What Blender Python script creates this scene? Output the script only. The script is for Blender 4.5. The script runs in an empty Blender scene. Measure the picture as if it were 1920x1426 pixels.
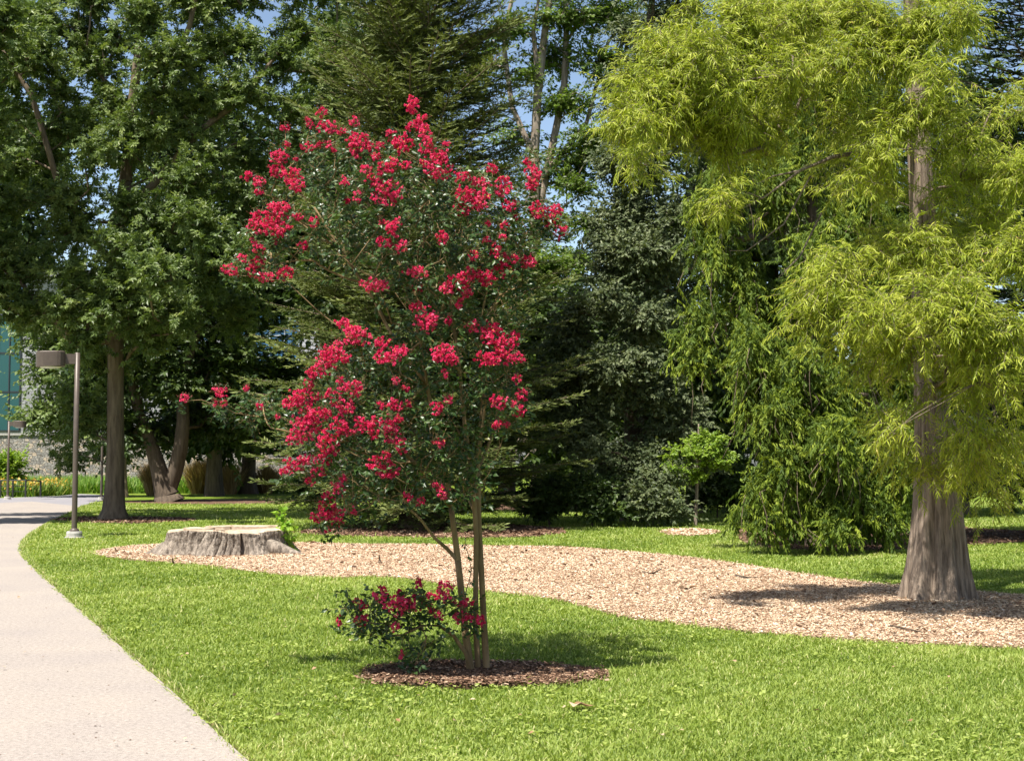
import bpy, math, random
import numpy as np
from math import radians, sin, cos, pi, atan2, exp, sqrt

rng = np.random.default_rng(7)
random.seed(7)
scene = bpy.context.scene
COL = scene.collection

# ------------------------------------------------------------------ camera
W, H, F = 1920.0, 1426.0, 2667.0
EYE = 1.6
HORIZON = 872.0
PITCH = math.atan((HORIZON - H / 2) / F)
cam_data = bpy.data.cameras.new('camera')
cam_data.sensor_width = 36.0
cam_data.lens = F / W * 36.0
cam_data.clip_start = 0.1
cam_data.clip_end = 3000
cam_data.dof.use_dof = True
cam_data.dof.focus_distance = 12.5
cam_data.dof.aperture_fstop = 11
cam = bpy.data.objects.new('camera', cam_data)
COL.objects.link(cam)
cam.location = (0, 0, EYE)
cam.rotation_euler = (radians(90) + PITCH, 0, 0)
scene.camera = cam

# ------------------------------------------------------------------ light
SUN_EL = radians(65)
SUN_DIR = np.array([-0.60, -0.80, 0.0])
SUN_DIR = SUN_DIR / np.linalg.norm(SUN_DIR) * cos(SUN_EL)
SUN_DIR[2] = sin(SUN_EL)                       # points towards the sun
world = bpy.data.worlds.new('World')
scene.world = world
world.use_nodes = True
wn = world.node_tree
sky = wn.nodes.new('ShaderNodeTexSky')
sky.sky_type = 'NISHITA'
sky.sun_disc = False
sky.sun_elevation = SUN_EL
sky.sun_rotation = atan2(SUN_DIR[0], SUN_DIR[1])
sky.air_density = 1.0
sky.dust_density = 2.2
sky.ozone_density = 1.2
# brightening added to the sky colour near the horizon, fading out towards the zenith
geo = wn.nodes.new('ShaderNodeNewGeometry')
sxyz = wn.nodes.new('ShaderNodeSeparateXYZ')
wn.links.new(geo.outputs['Incoming'], sxyz.inputs[0])
mr = wn.nodes.new('ShaderNodeMapRange')
mr.inputs['From Min'].default_value = -0.55
mr.inputs['From Max'].default_value = -0.10
mr.inputs['To Min'].default_value = 1.0
mr.inputs['To Max'].default_value = 2.6
wn.links.new(sxyz.outputs[2], mr.inputs['Value'])
vm = wn.nodes.new('ShaderNodeVectorMath')
vm.operation = 'SCALE'
wn.links.new(sky.outputs[0], vm.inputs[0])
wn.links.new(mr.outputs[0], vm.inputs['Scale'])
wn.links.new(vm.outputs[0], wn.nodes['Background'].inputs[0])
wn.nodes['Background'].inputs[1].default_value = 0.055
sun_data = bpy.data.lights.new('sun', 'SUN')
sun_data.energy = 5.0
sun_data.angle = radians(0.5)
sun_data.color = (1.0, 0.95, 0.86)
sun = bpy.data.objects.new('sun', sun_data)
COL.objects.link(sun)
from mathutils import Vector
sun.rotation_euler = Vector(SUN_DIR).to_track_quat('Z', 'Y').to_euler()
scene.view_settings.view_transform = 'Standard'
scene.view_settings.look = 'None'
scene.view_settings.gamma = 1
scene.view_settings.exposure = 0.85
scene.cycles.max_bounces = 6
scene.cycles.diffuse_bounces = 2
scene.cycles.glossy_bounces = 2
scene.cycles.transmission_bounces = 3
scene.cycles.transparent_max_bounces = 4
scene.cycles.caustics_reflective = False
scene.cycles.caustics_refractive = False

# ------------------------------------------------------------------ where a photo point lies at a distance
def ray(px, py):
    cx, cy = (np.asarray(px, float) - W / 2) / F, (H / 2 - np.asarray(py, float)) / F
    return cx, cos(PITCH) - sin(PITCH) * cy, sin(PITCH) + cos(PITCH) * cy

def P(px, py, D):
    x, y, z = ray(px, py)
    t = D / y
    return np.array([x * t, D, EYE + z * t])

def G(px, py, z=0.0):
    x, y, zz = ray(px, py)
    t = (z - EYE) / zz
    return np.array([x * t, y * t, z])

LIGHTWARD = np.array([-0.25, -0.45, 0.85])

def unit(v):
    return v / np.maximum(np.linalg.norm(v, axis=-1, keepdims=True), 1e-9)

# ------------------------------------------------------------------ materials
def new_mat(name):
    m = bpy.data.materials.new(name)
    m.use_nodes = True
    nt = m.node_tree
    b = nt.nodes['Principled BSDF']
    return m, nt, b

def ramp(nt, stops, src):
    r = nt.nodes.new('ShaderNodeValToRGB')
    e = r.color_ramp.elements
    while len(e) < len(stops):
        e.new(0.5)
    for k, (p, c) in enumerate(stops):
        e[k].position = p
        e[k].color = (*c, 1)
    nt.links.new(src, r.inputs[0])
    return r.outputs[0]

def noise(nt, scale, detail=4, rough=0.55, vec=None, stretch=None):
    tc = nt.nodes.new('ShaderNodeTexCoord')
    src = tc.outputs['Object']
    if stretch:
        mp = nt.nodes.new('ShaderNodeMapping')
        mp.inputs['Scale'].default_value = stretch
        nt.links.new(src, mp.inputs[0])
        src = mp.outputs[0]
    n = nt.nodes.new('ShaderNodeTexNoise')
    n.inputs['Scale'].default_value = scale
    n.inputs['Detail'].default_value = detail
    n.inputs['Roughness'].default_value = rough
    nt.links.new(src, n.inputs['Vector'])
    return n.outputs['Fac']

def mixc(nt, fac, a, b, mode='MIX'):
    m = nt.nodes.new('ShaderNodeMix')
    m.data_type = 'RGBA'
    m.blend_type = mode
    for s, v in ((m.inputs['Factor'], fac), (m.inputs['A'], a), (m.inputs['B'], b)):
        if isinstance(v, (int, float)):
            s.default_value = v
        elif isinstance(v, tuple):
            s.default_value = (*v, 1)
        else:
            nt.links.new(v, s)
    return m.outputs['Result']

def bump(nt, b, src, strength, dist):
    n = nt.nodes.new('ShaderNodeBump')
    n.inputs['Strength'].default_value = strength
    n.inputs['Distance'].default_value = dist
    nt.links.new(src, n.inputs['Height'])
    nt.links.new(n.outputs[0], b.inputs['Normal'])

def leaf_mat(name, stops, trans=0.3, tint=(1.3, 1.35, 0.6), rough=0.45, spec=0.4):
    m, nt, b = new_mat(name)
    at = nt.nodes.new('ShaderNodeAttribute')
    at.attribute_name = 'var'
    c = ramp(nt, stops, at.outputs['Fac'])
    nt.links.new(c, b.inputs['Base Color'])
    b.inputs['Roughness'].default_value = rough
    b.inputs['Specular IOR Level'].default_value = spec
    tr = nt.nodes.new('ShaderNodeBsdfTranslucent')
    nt.links.new(mixc(nt, 1.0, c, tint, 'MULTIPLY'), tr.inputs[0])
    mx = nt.nodes.new('ShaderNodeMixShader')
    mx.inputs[0].default_value = trans
    nt.links.new(b.outputs[0], mx.inputs[1])
    nt.links.new(tr.outputs[0], mx.inputs[2])
    nt.links.new(mx.outputs[0], nt.nodes['Material Output'].inputs[0])
    return m

def bark_mat(name, dark, light, scale=9, stretch=(1, 1, 0.14), bs=0.8, bd=0.03, moss=None):
    m, nt, b = new_mat(name)
    n1 = noise(nt, scale, 6, 0.65, stretch=stretch)
    n2 = noise(nt, 1.7, 3, 0.5)
    c = ramp(nt, [(0.34, dark), (0.66, light)], n1)
    c = mixc(nt, n2, c, moss or tuple(x * 0.8 for x in light))
    c = mixc(nt, 0.35, ramp(nt, [(0.34, dark), (0.66, light)], n1), c)
    nt.links.new(c, b.inputs['Base Color'])
    b.inputs['Roughness'].default_value = 0.9
    b.inputs['Specular IOR Level'].default_value = 0.2
    bump(nt, b, n1, bs, bd)
    return m

def plain(name, c, rough=0.6, metal=0.0, spec=0.5, var=0.0, scale=6):
    m, nt, b = new_mat(name)
    if var:
        n = noise(nt, scale, 5, 0.6)
        cc = ramp(nt, [(0.3, tuple(x * (1 - var) for x in c)), (0.7, tuple(min(1, x * (1 + var)) for x in c))], n)
        nt.links.new(cc, b.inputs['Base Color'])
        bump(nt, b, n, 0.2, 0.01)
    else:
        b.inputs['Base Color'].default_value = (*c, 1)
    b.inputs['Roughness'].default_value = rough
    b.inputs['Metallic'].default_value = metal
    b.inputs['Specular IOR Level'].default_value = spec
    return m

M = {}
M['maple'] = leaf_mat('maple_leaf', [(0, (0.045, 0.08, 0.018)), (0.5, (0.13, 0.19, 0.05)), (0.85, (0.22, 0.28, 0.085)), (1, (0.33, 0.38, 0.14))], 0.28)
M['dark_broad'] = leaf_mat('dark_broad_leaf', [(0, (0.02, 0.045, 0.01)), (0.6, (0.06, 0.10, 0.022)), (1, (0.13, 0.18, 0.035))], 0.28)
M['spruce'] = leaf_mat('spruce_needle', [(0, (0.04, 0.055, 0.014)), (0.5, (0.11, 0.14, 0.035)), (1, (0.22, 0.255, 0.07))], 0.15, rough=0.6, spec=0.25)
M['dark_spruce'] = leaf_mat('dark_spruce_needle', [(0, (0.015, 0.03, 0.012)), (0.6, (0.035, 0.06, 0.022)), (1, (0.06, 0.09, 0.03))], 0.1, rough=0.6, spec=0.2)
M['locust'] = leaf_mat('locust_leaf', [(0, (0.05, 0.10, 0.012)), (0.5, (0.11, 0.18, 0.022)), (1, (0.20, 0.29, 0.04))], 0.4)
M['silver'] = leaf_mat('silver_leaf', [(0, (0.04, 0.065, 0.025)), (0.5, (0.11, 0.14, 0.06)), (0.85, (0.18, 0.21, 0.10)), (1, (0.26, 0.29, 0.16))], 0.2, rough=0.5, spec=0.3)
M['weeping'] = leaf_mat('weeping_conifer', [(0, (0.028, 0.055, 0.010)), (0.45, (0.095, 0.15, 0.018)), (0.8, (0.21, 0.27, 0.028)), (1, (0.33, 0.39, 0.045))], 0.25, rough=0.6, spec=0.2)
M['cypress'] = leaf_mat('cypress_frond', [(0, (0.13, 0.19, 0.012)), (0.5, (0.30, 0.36, 0.028)), (0.93, (0.49, 0.52, 0.075)), (1, (0.42, 0.26, 0.08))], 0.3, (1.15, 1.2, 0.5), rough=0.5, spec=0.3)
M['crape'] = leaf_mat('crape_leaf', [(0, (0.018, 0.045, 0.012)), (0.6, (0.045, 0.09, 0.02)), (0.95, (0.10, 0.15, 0.035)), (1, (0.2, 0.12, 0.04))], 0.2, rough=0.38, spec=0.45)
M['petal'] = leaf_mat('crape_petal', [(0, (0.50, 0.008, 0.06)), (0.45, (0.82, 0.034, 0.155)), (0.9, (0.94, 0.13, 0.30)), (0.955, (0.95, 0.22, 0.38)), (0.96, (0.9, 0.45, 0.10)), (1, (0.9, 0.5, 0.12))], 0.3, (1.1, 0.9, 1.0), rough=0.6, spec=0.2)
M['bud'] = leaf_mat('crape_bud', [(0, (0.12, 0.05, 0.03)), (0.6, (0.28, 0.16, 0.08)), (1, (0.34, 0.08, 0.08))], 0.1)
M['sapling'] = leaf_mat('sapling_leaf', [(0, (0.09, 0.17, 0.015)), (0.5, (0.20, 0.31, 0.03)), (1, (0.33, 0.44, 0.05))], 0.4)
M['sprout'] = leaf_mat('sprout_leaf', [(0, (0.17, 0.33, 0.03)), (0.5, (0.27, 0.46, 0.05)), (1, (0.40, 0.55, 0.09))], 0.4)
M['grass'] = leaf_mat('grass_blade', [(0, (0.085, 0.15, 0.018)), (0.45, (0.25, 0.335, 0.058)), (0.85, (0.42, 0.49, 0.13)), (1, (0.62, 0.58, 0.28))], 0.35, (1.2, 1.25, 0.6), rough=0.5, spec=0.35)
M['meadow'] = leaf_mat('meadow_blade', [(0, (0.08, 0.19, 0.02)), (0.6, (0.17, 0.31, 0.04)), (1, (0.3, 0.38, 0.08))], 0.35)
M['tan_grass'] = leaf_mat('tan_grass', [(0, (0.22, 0.14, 0.07)), (0.6, (0.38, 0.26, 0.13)), (1, (0.50, 0.38, 0.22))], 0.3)
M['yellow_flower'] = leaf_mat('yellow_flower', [(0, (0.10, 0.2, 0.03)), (0.5, (0.2, 0.28, 0.04)), (0.75, (0.55, 0.33, 0.05)), (1, (0.68, 0.45, 0.08))], 0.3)
M['chip'] = leaf_mat('wood_chip', [(0, (0.16, 0.085, 0.055)), (0.15, (0.38, 0.245, 0.16)), (0.5, (0.62, 0.445, 0.30)), (0.85, (0.74, 0.575, 0.41)), (1, (0.84, 0.75, 0.61))], 0.03, (1, 1, 1), rough=0.8, spec=0.2)
M['brown_chip'] = leaf_mat('brown_chip', [(0, (0.05, 0.028, 0.018)), (0.4, (0.16, 0.09, 0.055)), (0.85, (0.32, 0.2, 0.13)), (1, (0.5, 0.36, 0.25))], 0.03, (1, 1, 1), rough=0.8, spec=0.2)
M['dead_leaf'] = leaf_mat('dead_leaf', [(0, (0.30, 0.17, 0.08)), (1, (0.62, 0.47, 0.33))], 0.15, (1, 1, 1))
M['bark_grey'] = bark_mat('bark_grey', (0.075, 0.055, 0.04), (0.24, 0.185, 0.13))
M['bark_dark'] = bark_mat('bark_dark', (0.05, 0.038, 0.028), (0.15, 0.115, 0.085))
M['bark_pale'] = bark_mat('bark_pale', (0.16, 0.12, 0.09), (0.42, 0.35, 0.28))
M['bark_cypress'] = bark_mat('bark_cypress', (0.07, 0.05, 0.038), (0.42, 0.33, 0.255), 26, (1, 1, 0.07), 1.0, 0.04)
M['bark_crape'] = bark_mat('bark_crape', (0.13, 0.085, 0.04), (0.30, 0.21, 0.11), 14, (1, 1, 0.2), 0.3, 0.005)
M['soil'] = plain('soil', (0.12, 0.075, 0.045), 0.95, var=0.6, scale=14)
M['lamp_metal'] = plain('lamp_metal', (0.105, 0.08, 0.065), 0.45, 0.1, var=0.12, scale=12)
M['lamp_lens'] = plain('lamp_lens', (0.6, 0.6, 0.55), 0.2)
M['concrete'] = plain('concrete', (0.42, 0.40, 0.37), 0.9, var=0.25, scale=15)
M['black_metal'] = plain('black_metal', (0.02, 0.02, 0.022), 0.5)
M['fascia'] = plain('fascia', (0.62, 0.63, 0.66), 0.5, var=0.06)
M['timber'] = plain('timber', (0.52, 0.22, 0.06), 0.5, var=0.25, scale=3)
M['frame_dark'] = plain('frame_dark', (0.03, 0.035, 0.045), 0.4)
M['frame_light'] = plain('frame_light', (0.45, 0.50, 0.56), 0.4)
M['glass_blue'] = plain('glass_blue', (0.02, 0.11, 0.24), 0.08, spec=0.8)
M['glass_teal'] = plain('glass_teal', (0.008, 0.085, 0.09), 0.15, spec=0.6)
M['white_paint'] = plain('white_paint', (0.55, 0.62, 0.62), 0.35)
M['tyre'] = plain('tyre', (0.02, 0.02, 0.02), 0.9)
M['roof'] = plain('roof_sheet', (0.2, 0.2, 0.21), 0.6)

def stone_mat(name, scale, mortar, c0, c1, c2):
    m, nt, b = new_mat(name)
    tc = nt.nodes.new('ShaderNodeTexCoord')
    mp = nt.nodes.new('ShaderNodeMapping')
    mp.inputs['Scale'].default_value = scale
    nt.links.new(tc.outputs['Object'], mp.inputs[0])
    v = nt.nodes.new('ShaderNodeTexVoronoi')
    v.inputs['Scale'].default_value = 1.0
    nt.links.new(mp.outputs[0], v.inputs['Vector'])
    e = nt.nodes.new('ShaderNodeTexVoronoi')
    e.feature = 'DISTANCE_TO_EDGE'
    e.inputs['Scale'].default_value = 1.0
    nt.links.new(mp.outputs[0], e.inputs['Vector'])
    sp = nt.nodes.new('ShaderNodeSeparateColor')
    nt.links.new(v.outputs['Color'], sp.inputs[0])
    c = ramp(nt, [(0.1, c0), (0.6, c1), (1, c2)], sp.outputs[0])
    f = ramp(nt, [(0.0, (0, 0, 0)), (0.09, (1, 1, 1))], e.outputs['Distance'])
    c = mixc(nt, f, mortar, c)
    nt.links.new(c, b.inputs['Base Color'])
    b.inputs['Roughness'].default_value = 0.9
    bump(nt, b, f, 0.8, 0.04)
    return m
M['rubble'] = stone_mat('rubble_stone', (4.6, 4.6, 6.5), (0.17, 0.15, 0.13), (0.26, 0.245, 0.225), (0.40, 0.375, 0.34), (0.58, 0.46, 0.34))

def block_mat():
    m, nt, b = new_mat('grey_block')
    tc = nt.nodes.new('ShaderNodeTexCoord')
    sx = nt.nodes.new('ShaderNodeSeparateXYZ')
    nt.links.new(tc.outputs['Object'], sx.inputs[0])
    cb = nt.nodes.new('ShaderNodeCombineXYZ')
    nt.links.new(sx.outputs[0], cb.inputs[0])
    nt.links.new(sx.outputs[2], cb.inputs[1])
    br = nt.nodes.new('ShaderNodeTexBrick')
    br.inputs['Color1'].default_value = (0.40, 0.40, 0.42, 1)
    br.inputs['Color2'].default_value = (0.31, 0.31, 0.33, 1)
    br.inputs['Mortar'].default_value = (0.2, 0.2, 0.21, 1)
    br.inputs['Scale'].default_value = 1.0
    br.inputs['Brick Width'].default_value = 0.8
    br.inputs['Row Height'].default_value = 0.22
    br.inputs['Mortar Size'].default_value = 0.02
    nt.links.new(cb.outputs[0], br.inputs['Vector'])
    nt.links.new(br.outputs['Color'], b.inputs['Base Color'])
    b.inputs['Roughness'].default_value = 0.85
    return m
M['block'] = block_mat()

def lawn_mat():
    m, nt, b = new_mat('lawn_ground')
    n1 = noise(nt, 0.35, 4, 0.6)
    n2 = noise(nt, 16, 5, 0.7)
    n3 = noise(nt, 2.2, 4, 0.6)
    c1 = ramp(nt, [(0.3, (0.10, 0.16, 0.02)), (0.7, (0.24, 0.32, 0.045))], n2)
    c2 = ramp(nt, [(0.35, (0.7, 0.75, 0.7)), (0.65, (1.15, 1.1, 1.0))], n3)
    c = mixc(nt, 1.0, c1, c2, 'MULTIPLY')
    c = mixc(nt, ramp(nt, [(0.5, (0, 0, 0)), (0.75, (0.35, 0.35, 0.35))], n1), c, (0.24, 0.28, 0.06))
    nt.links.new(c, b.inputs['Base Color'])
    b.inputs['Roughness'].default_value = 0.9
    b.inputs['Specular IOR Level'].default_value = 0.1
    bump(nt, b, n2, 1.0, 0.06)
    return m
M['lawn'] = lawn_mat()

def path_mat(name, base, spread):
    m, nt, b = new_mat(name)
    n1 = noise(nt, 130, 3, 0.7)
    n2 = noise(nt, 0.7, 4, 0.6)
    n3 = noise(nt, 32, 4, 0.75)
    c1 = ramp(nt, [(0.33, tuple(x * (1 - spread) for x in base)), (0.5, base), (0.7, tuple(min(1, x * (1 + spread)) for x in base))], n1)
    c1 = mixc(nt, 0.55, c1, ramp(nt, [(0.3, tuple(x * (1 - spread) for x in base)), (0.7, tuple(min(1, x * (1 + spread * 0.7)) for x in base))], n3))
    c = mixc(nt, 1.0, c1, ramp(nt, [(0.3, (0.9, 0.9, 0.92)), (0.7, (1.04, 1.03, 1.0))], n2), 'MULTIPLY')
    nt.links.new(c, b.inputs['Base Color'])
    b.inputs['Roughness'].default_value = 0.9
    b.inputs['Specular IOR Level'].default_value = 0.25
    bump(nt, b, n1, 0.5, 0.004)
    return m
M['path'] = path_mat('path_aggregate', (0.36, 0.318, 0.285), 0.6)
M['asphalt'] = path_mat('grey_asphalt', (0.27, 0.26, 0.28), 0.3)

def mulch_mat(name, a, b_, c_):
    m, nt, b = new_mat(name)
    n1 = noise(nt, 26, 6, 0.75, stretch=(1, 1.5, 1))
    n2 = noise(nt, 1.3, 4, 0.6)
    c = ramp(nt, [(0.34, a), (0.5, b_), (0.66, c_)], n1)
    c = mixc(nt, 1.0, c, ramp(nt, [(0.3, (0.8, 0.78, 0.75)), (0.7, (1.08, 1.06, 1.02))], n2), 'MULTIPLY')
    nt.links.new(c, b.inputs['Base Color'])
    b.inputs['Roughness'].default_value = 0.95
    b.inputs['Specular IOR Level'].default_value = 0.15
    bump(nt, b, n1, 1.0, 0.04)
    return m
M['mulch'] = mulch_mat('fresh_mulch', (0.20, 0.12, 0.075), (0.44, 0.30, 0.20), (0.60, 0.45, 0.32))
M['old_mulch'] = mulch_mat('old_mulch', (0.05, 0.028, 0.02), (0.16, 0.095, 0.065), (0.32, 0.21, 0.15))
def cut_mat():
    m, nt, b = new_mat('cut_wood')
    n1 = noise(nt, 9, 5, 0.7)
    c = ramp(nt, [(0.3, (0.33, 0.24, 0.16)), (0.7, (0.62, 0.51, 0.38))], n1)
    nt.links.new(c, b.inputs['Base Color'])
    b.inputs['Roughness'].default_value = 0.9
    bump(nt, b, n1, 0.4, 0.01)
    return m
M['cut'] = cut_mat()
M['stump_bark'] = bark_mat('stump_bark', (0.06, 0.046, 0.036), (0.46, 0.39, 0.32), 17, (1, 1, 0.22), 1.0, 0.06)

# ------------------------------------------------------------------ objects, parts and their custom properties
def tag(o, label=None, cat=None, group=None, kind=None):
    if label: o['label'] = label
    if cat: o['category'] = cat
    if group: o['group'] = group
    if kind: o['kind'] = kind
    return o

def thing(name, label, cat, loc, group=None):
    o = bpy.data.objects.new(name, None)
    o.empty_display_size = 0.3
    COL.objects.link(o)
    o.location = tuple(float(v) for v in loc)
    return tag(o, label, cat, group)

class Buf:
    """collects quads/triangles in world coordinates, then becomes one mesh"""
    def __init__(s):
        s.v, s.q, s.t, s.a, s.n = [], [], [], [], 0
    def add(s, v, q=None, t=None, a=0.5):
        v = np.asarray(v, float).reshape(-1, 3)
        if q is not None and len(q): s.q.append(np.asarray(q, np.int64).reshape(-1, 4) + s.n)
        if t is not None and len(t): s.t.append(np.asarray(t, np.int64).reshape(-1, 3) + s.n)
        s.v.append(v)
        s.a.append(np.broadcast_to(np.asarray(a, float), (len(v),)).copy())
        s.n += len(v)
    def emit(s, T, Q, O, X, Y, Z, sc, var):
        """n copies of a little template: T (k,3) points, Q (m,4) quads"""
        T = np.asarray(T, float); Q = np.asarray(Q, np.int64)
        n, k = len(O), len(T)
        if n == 0: return
        sc = np.asarray(sc, float)
        if sc.ndim == 1: sc = sc[:, None]
        V = (O[:, None, :] + (T[None, :, 0:1] * X[:, None, :] + T[None, :, 1:2] * Y[:, None, :] + T[None, :, 2:3] * Z[:, None, :]) * sc[:, None, :])
        q = (Q[None] + (np.arange(n) * k)[:, None, None]).reshape(-1, 4)
        s.add(V.reshape(-1, 3), q, None, np.repeat(var, k))
    def box(s, x0, x1, y0, y1, z0, z1):
        v = [(x, y, z) for z in (z0, z1) for y in (y0, y1) for x in (x0, x1)]
        s.add(v, [(0, 2, 3, 1), (4, 5, 7, 6), (0, 1, 5, 4), (2, 6, 7, 3), (0, 4, 6, 2), (1, 3, 7, 5)])
    def tube(s, pts, rad, sides=8, cap=True, flute=None, dome=1.0):
        pts = np.asarray(pts, float); rad = np.asarray(rad, float)
        n = len(pts)
        tan = unit(np.gradient(pts, axis=0))
        ref = np.array([1.0, 0, 0]) if abs(tan[:, 0].mean()) < 0.8 else np.array([0, 1.0, 0])
        A = unit(np.cross(tan, ref)); B = np.cross(tan, A)
        ph = np.arange(sides) / sides * 2 * pi
        r = rad[:, None] * np.ones(sides)[None]
        if flute: r = r * flute(np.arange(n) / max(1, n - 1), ph, pts)
        V = pts[:, None] + r[..., None] * (np.cos(ph)[None, :, None] * A[:, None] + np.sin(ph)[None, :, None] * B[:, None])
        i = np.arange(n - 1)[:, None] * sides; j = np.arange(sides)[None]; j2 = (j + 1) % sides
        q = np.stack([i + j, i + j2, i + sides + j2, i + sides + j], -1).reshape(-1, 4)
        vv = V.reshape(-1, 3)
        tr = None
        if cap:
            vv = np.vstack([vv, pts[-1:] + tan[-1:] * rad[-1] * dome])
            k = (n - 1) * sides; jj = np.arange(sides)
            tr = np.stack([k + jj, k + (jj + 1) % sides, np.full(sides, n * sides)], -1)
        s.add(vv, q, tr)
    def build(s, name, mat, parent=None, smooth=False):
        v = np.vstack(s.v); a = np.concatenate(s.a)
        loc = np.array(parent_world(parent)) if parent else np.zeros(3)
        v = (v - loc).astype(np.float32)
        q = np.vstack(s.q) if s.q else np.zeros((0, 4), np.int64)
        t = np.vstack(s.t) if s.t else np.zeros((0, 3), np.int64)
        me = bpy.data.meshes.new(name)
        me.vertices.add(len(v)); me.vertices.foreach_set('co', v.ravel())
        li = np.concatenate([q.ravel(), t.ravel()]).astype(np.int32)
        me.loops.add(len(li)); me.loops.foreach_set('vertex_index', li)
        nf = len(q) + len(t)
        st = np.concatenate([np.arange(len(q)) * 4, len(q) * 4 + np.arange(len(t)) * 3]).astype(np.int32)
        me.polygons.add(nf); me.polygons.foreach_set('loop_start', st)
        me.polygons.foreach_set('use_smooth', np.full(nf, smooth))
        me.update(calc_edges=True)
        at = me.attributes.new('var', 'FLOAT', 'POINT')
        at.data.foreach_set('value', a.astype(np.float32))
        me.materials.append(mat)
        o = bpy.data.objects.new(name, me)
        COL.objects.link(o)
        if parent: o.parent = parent
        return o

def parent_world(o):
    x = Vector((0, 0, 0))
    while o:
        x += o.location
        o = o.parent
    return x

# ------------------------------------------------------------------ leaf templates (length along Y, normal Z)
LEAF = (np.array([(0, 0, 0), (-.27, .45, .07), (0, .5, 0), (.27, .45, .07), (0, 1, -.12)]), [(0, 3, 4, 2), (0, 2, 4, 1)])
def _palm():
    v, q = [], []
    for k, (a, l) in enumerate(((-52, .72), (0, 1.0), (52, .72))):
        a = radians(a)
        d = np.array([sin(a), cos(a), 0]); p = np.array([cos(a), -sin(a), 0])
        b = len(v)
        v += [np.zeros(3), d * l * .55 - p * .17 + (0, 0, .04), d * l + (0, 0, -.1), d * l * .55 + p * .17 + (0, 0, .04)]
        q.append((b, b + 3, b + 2, b + 1))
    return np.array(v), q
PALM = _palm()
BLADE4 = (np.array([(0, 0, 0), (.28, .45, .05), (0, 1, -.1), (-.28, .45, .05)]), [(0, 1, 2, 3)])
STRIP = (np.array([(-.03, 0, 0), (.03, 0, 0), (.062, .4, .08), (-.062, .4, .08), (.012, 1, -.08), (-.012, 1, -.08)]), [(0, 1, 2, 3), (3, 2, 4, 5)])
NEEDLE = (np.array([(-.05, 0, 0), (.05, 0, 0), (.13, .5, .03), (-.13, .5, .03), (.03, 1, 0), (-.03, 1, 0)]), [(0, 1, 2, 3), (3, 2, 4, 5)])
FAN = (np.array([(0, 0, 0), (.1, .3, .03), (.30, .62, -.02), (.08, .5, .02), (.05, 1, -.1), (-.05, .55, .02), (-.28, .6, -.02), (-.1, .3, .03)]), [(0, 1, 3, 5), (0, 5, 6, 7), (1, 2, 3, 0), (5, 3, 4, 4 - 1)][:3] + [(3, 4, 5, 0)])

def frames(d, up):
    d = unit(d)
    Z = unit(up - (up * d).sum(-1, keepdims=True) * d)
    return np.cross(d, Z), d, Z

def twigs(buf, tips, dirs, L, m, leaf, size, droop=0.3, side=0.9, upj=0.5, var_tw=0.6, wood=None, wr=0.004, bias=0.0):
    """leafy twigs ending at tips: m leaves along each, alternate sides"""
    n = len(tips)
    if n == 0: return
    dirs = unit(dirs)
    L = np.broadcast_to(np.asarray(L, float), (n,))
    sidev = unit(np.cross(dirs, np.array([0, 0, 1.0]) + rng.normal(0, .35, (n, 3))))
    tv = rng.random(n)
    for j in range(m):
        t = (j + rng.random(n) * .7) / m
        O = tips - dirs * (L * (1 - t))[:, None]
        sgn = 1 if j % 2 else -1
        d = unit(dirs * (0.45 + 0.5 * t)[:, None] + sidev * sgn * side * (1.1 - .5 * t)[:, None] + rng.normal(0, .28, (n, 3)) + np.array([0, 0, -droop]))
        up = LIGHTWARD + rng.normal(0, upj, (n, 3))
        X, Y, Z = frames(d, up)
        s = size * rng.uniform(.7, 1.2, n)
        v = np.clip(tv * var_tw + rng.random(n) * (1 - var_tw) + bias, 0, 1)
        buf.emit(leaf[0], leaf[1], O, X, Y, Z, s, v)
    if wood is not None:
        b0 = tips - dirs * L[:, None]
        X, Y, Z = frames(dirs, np.array([0, 0, 1.0]) + rng.normal(0, .2, (n, 3)))
        T = np.array([(-1, 0, 0), (0.5, 0, .87), (.5, 0, -.87), (-.4, 1, 0), (.2, 1, .35), (.2, 1, -.35)])
        sc = np.stack([np.full(n, wr), L, np.full(n, wr)], 1)
        V = b0[:, None] + T[None, :, 0:1] * X[:, None] * wr + T[None, :, 1:2] * Y[:, None] * L[:, None, None] + T[None, :, 2:3] * Z[:, None] * wr
        Q = np.array([(0, 1, 4, 3), (1, 2, 5, 4), (2, 0, 3, 5)])
        wood.add(V.reshape(-1, 3), (Q[None] + (np.arange(n) * 6)[:, None, None]).reshape(-1, 4))

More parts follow.
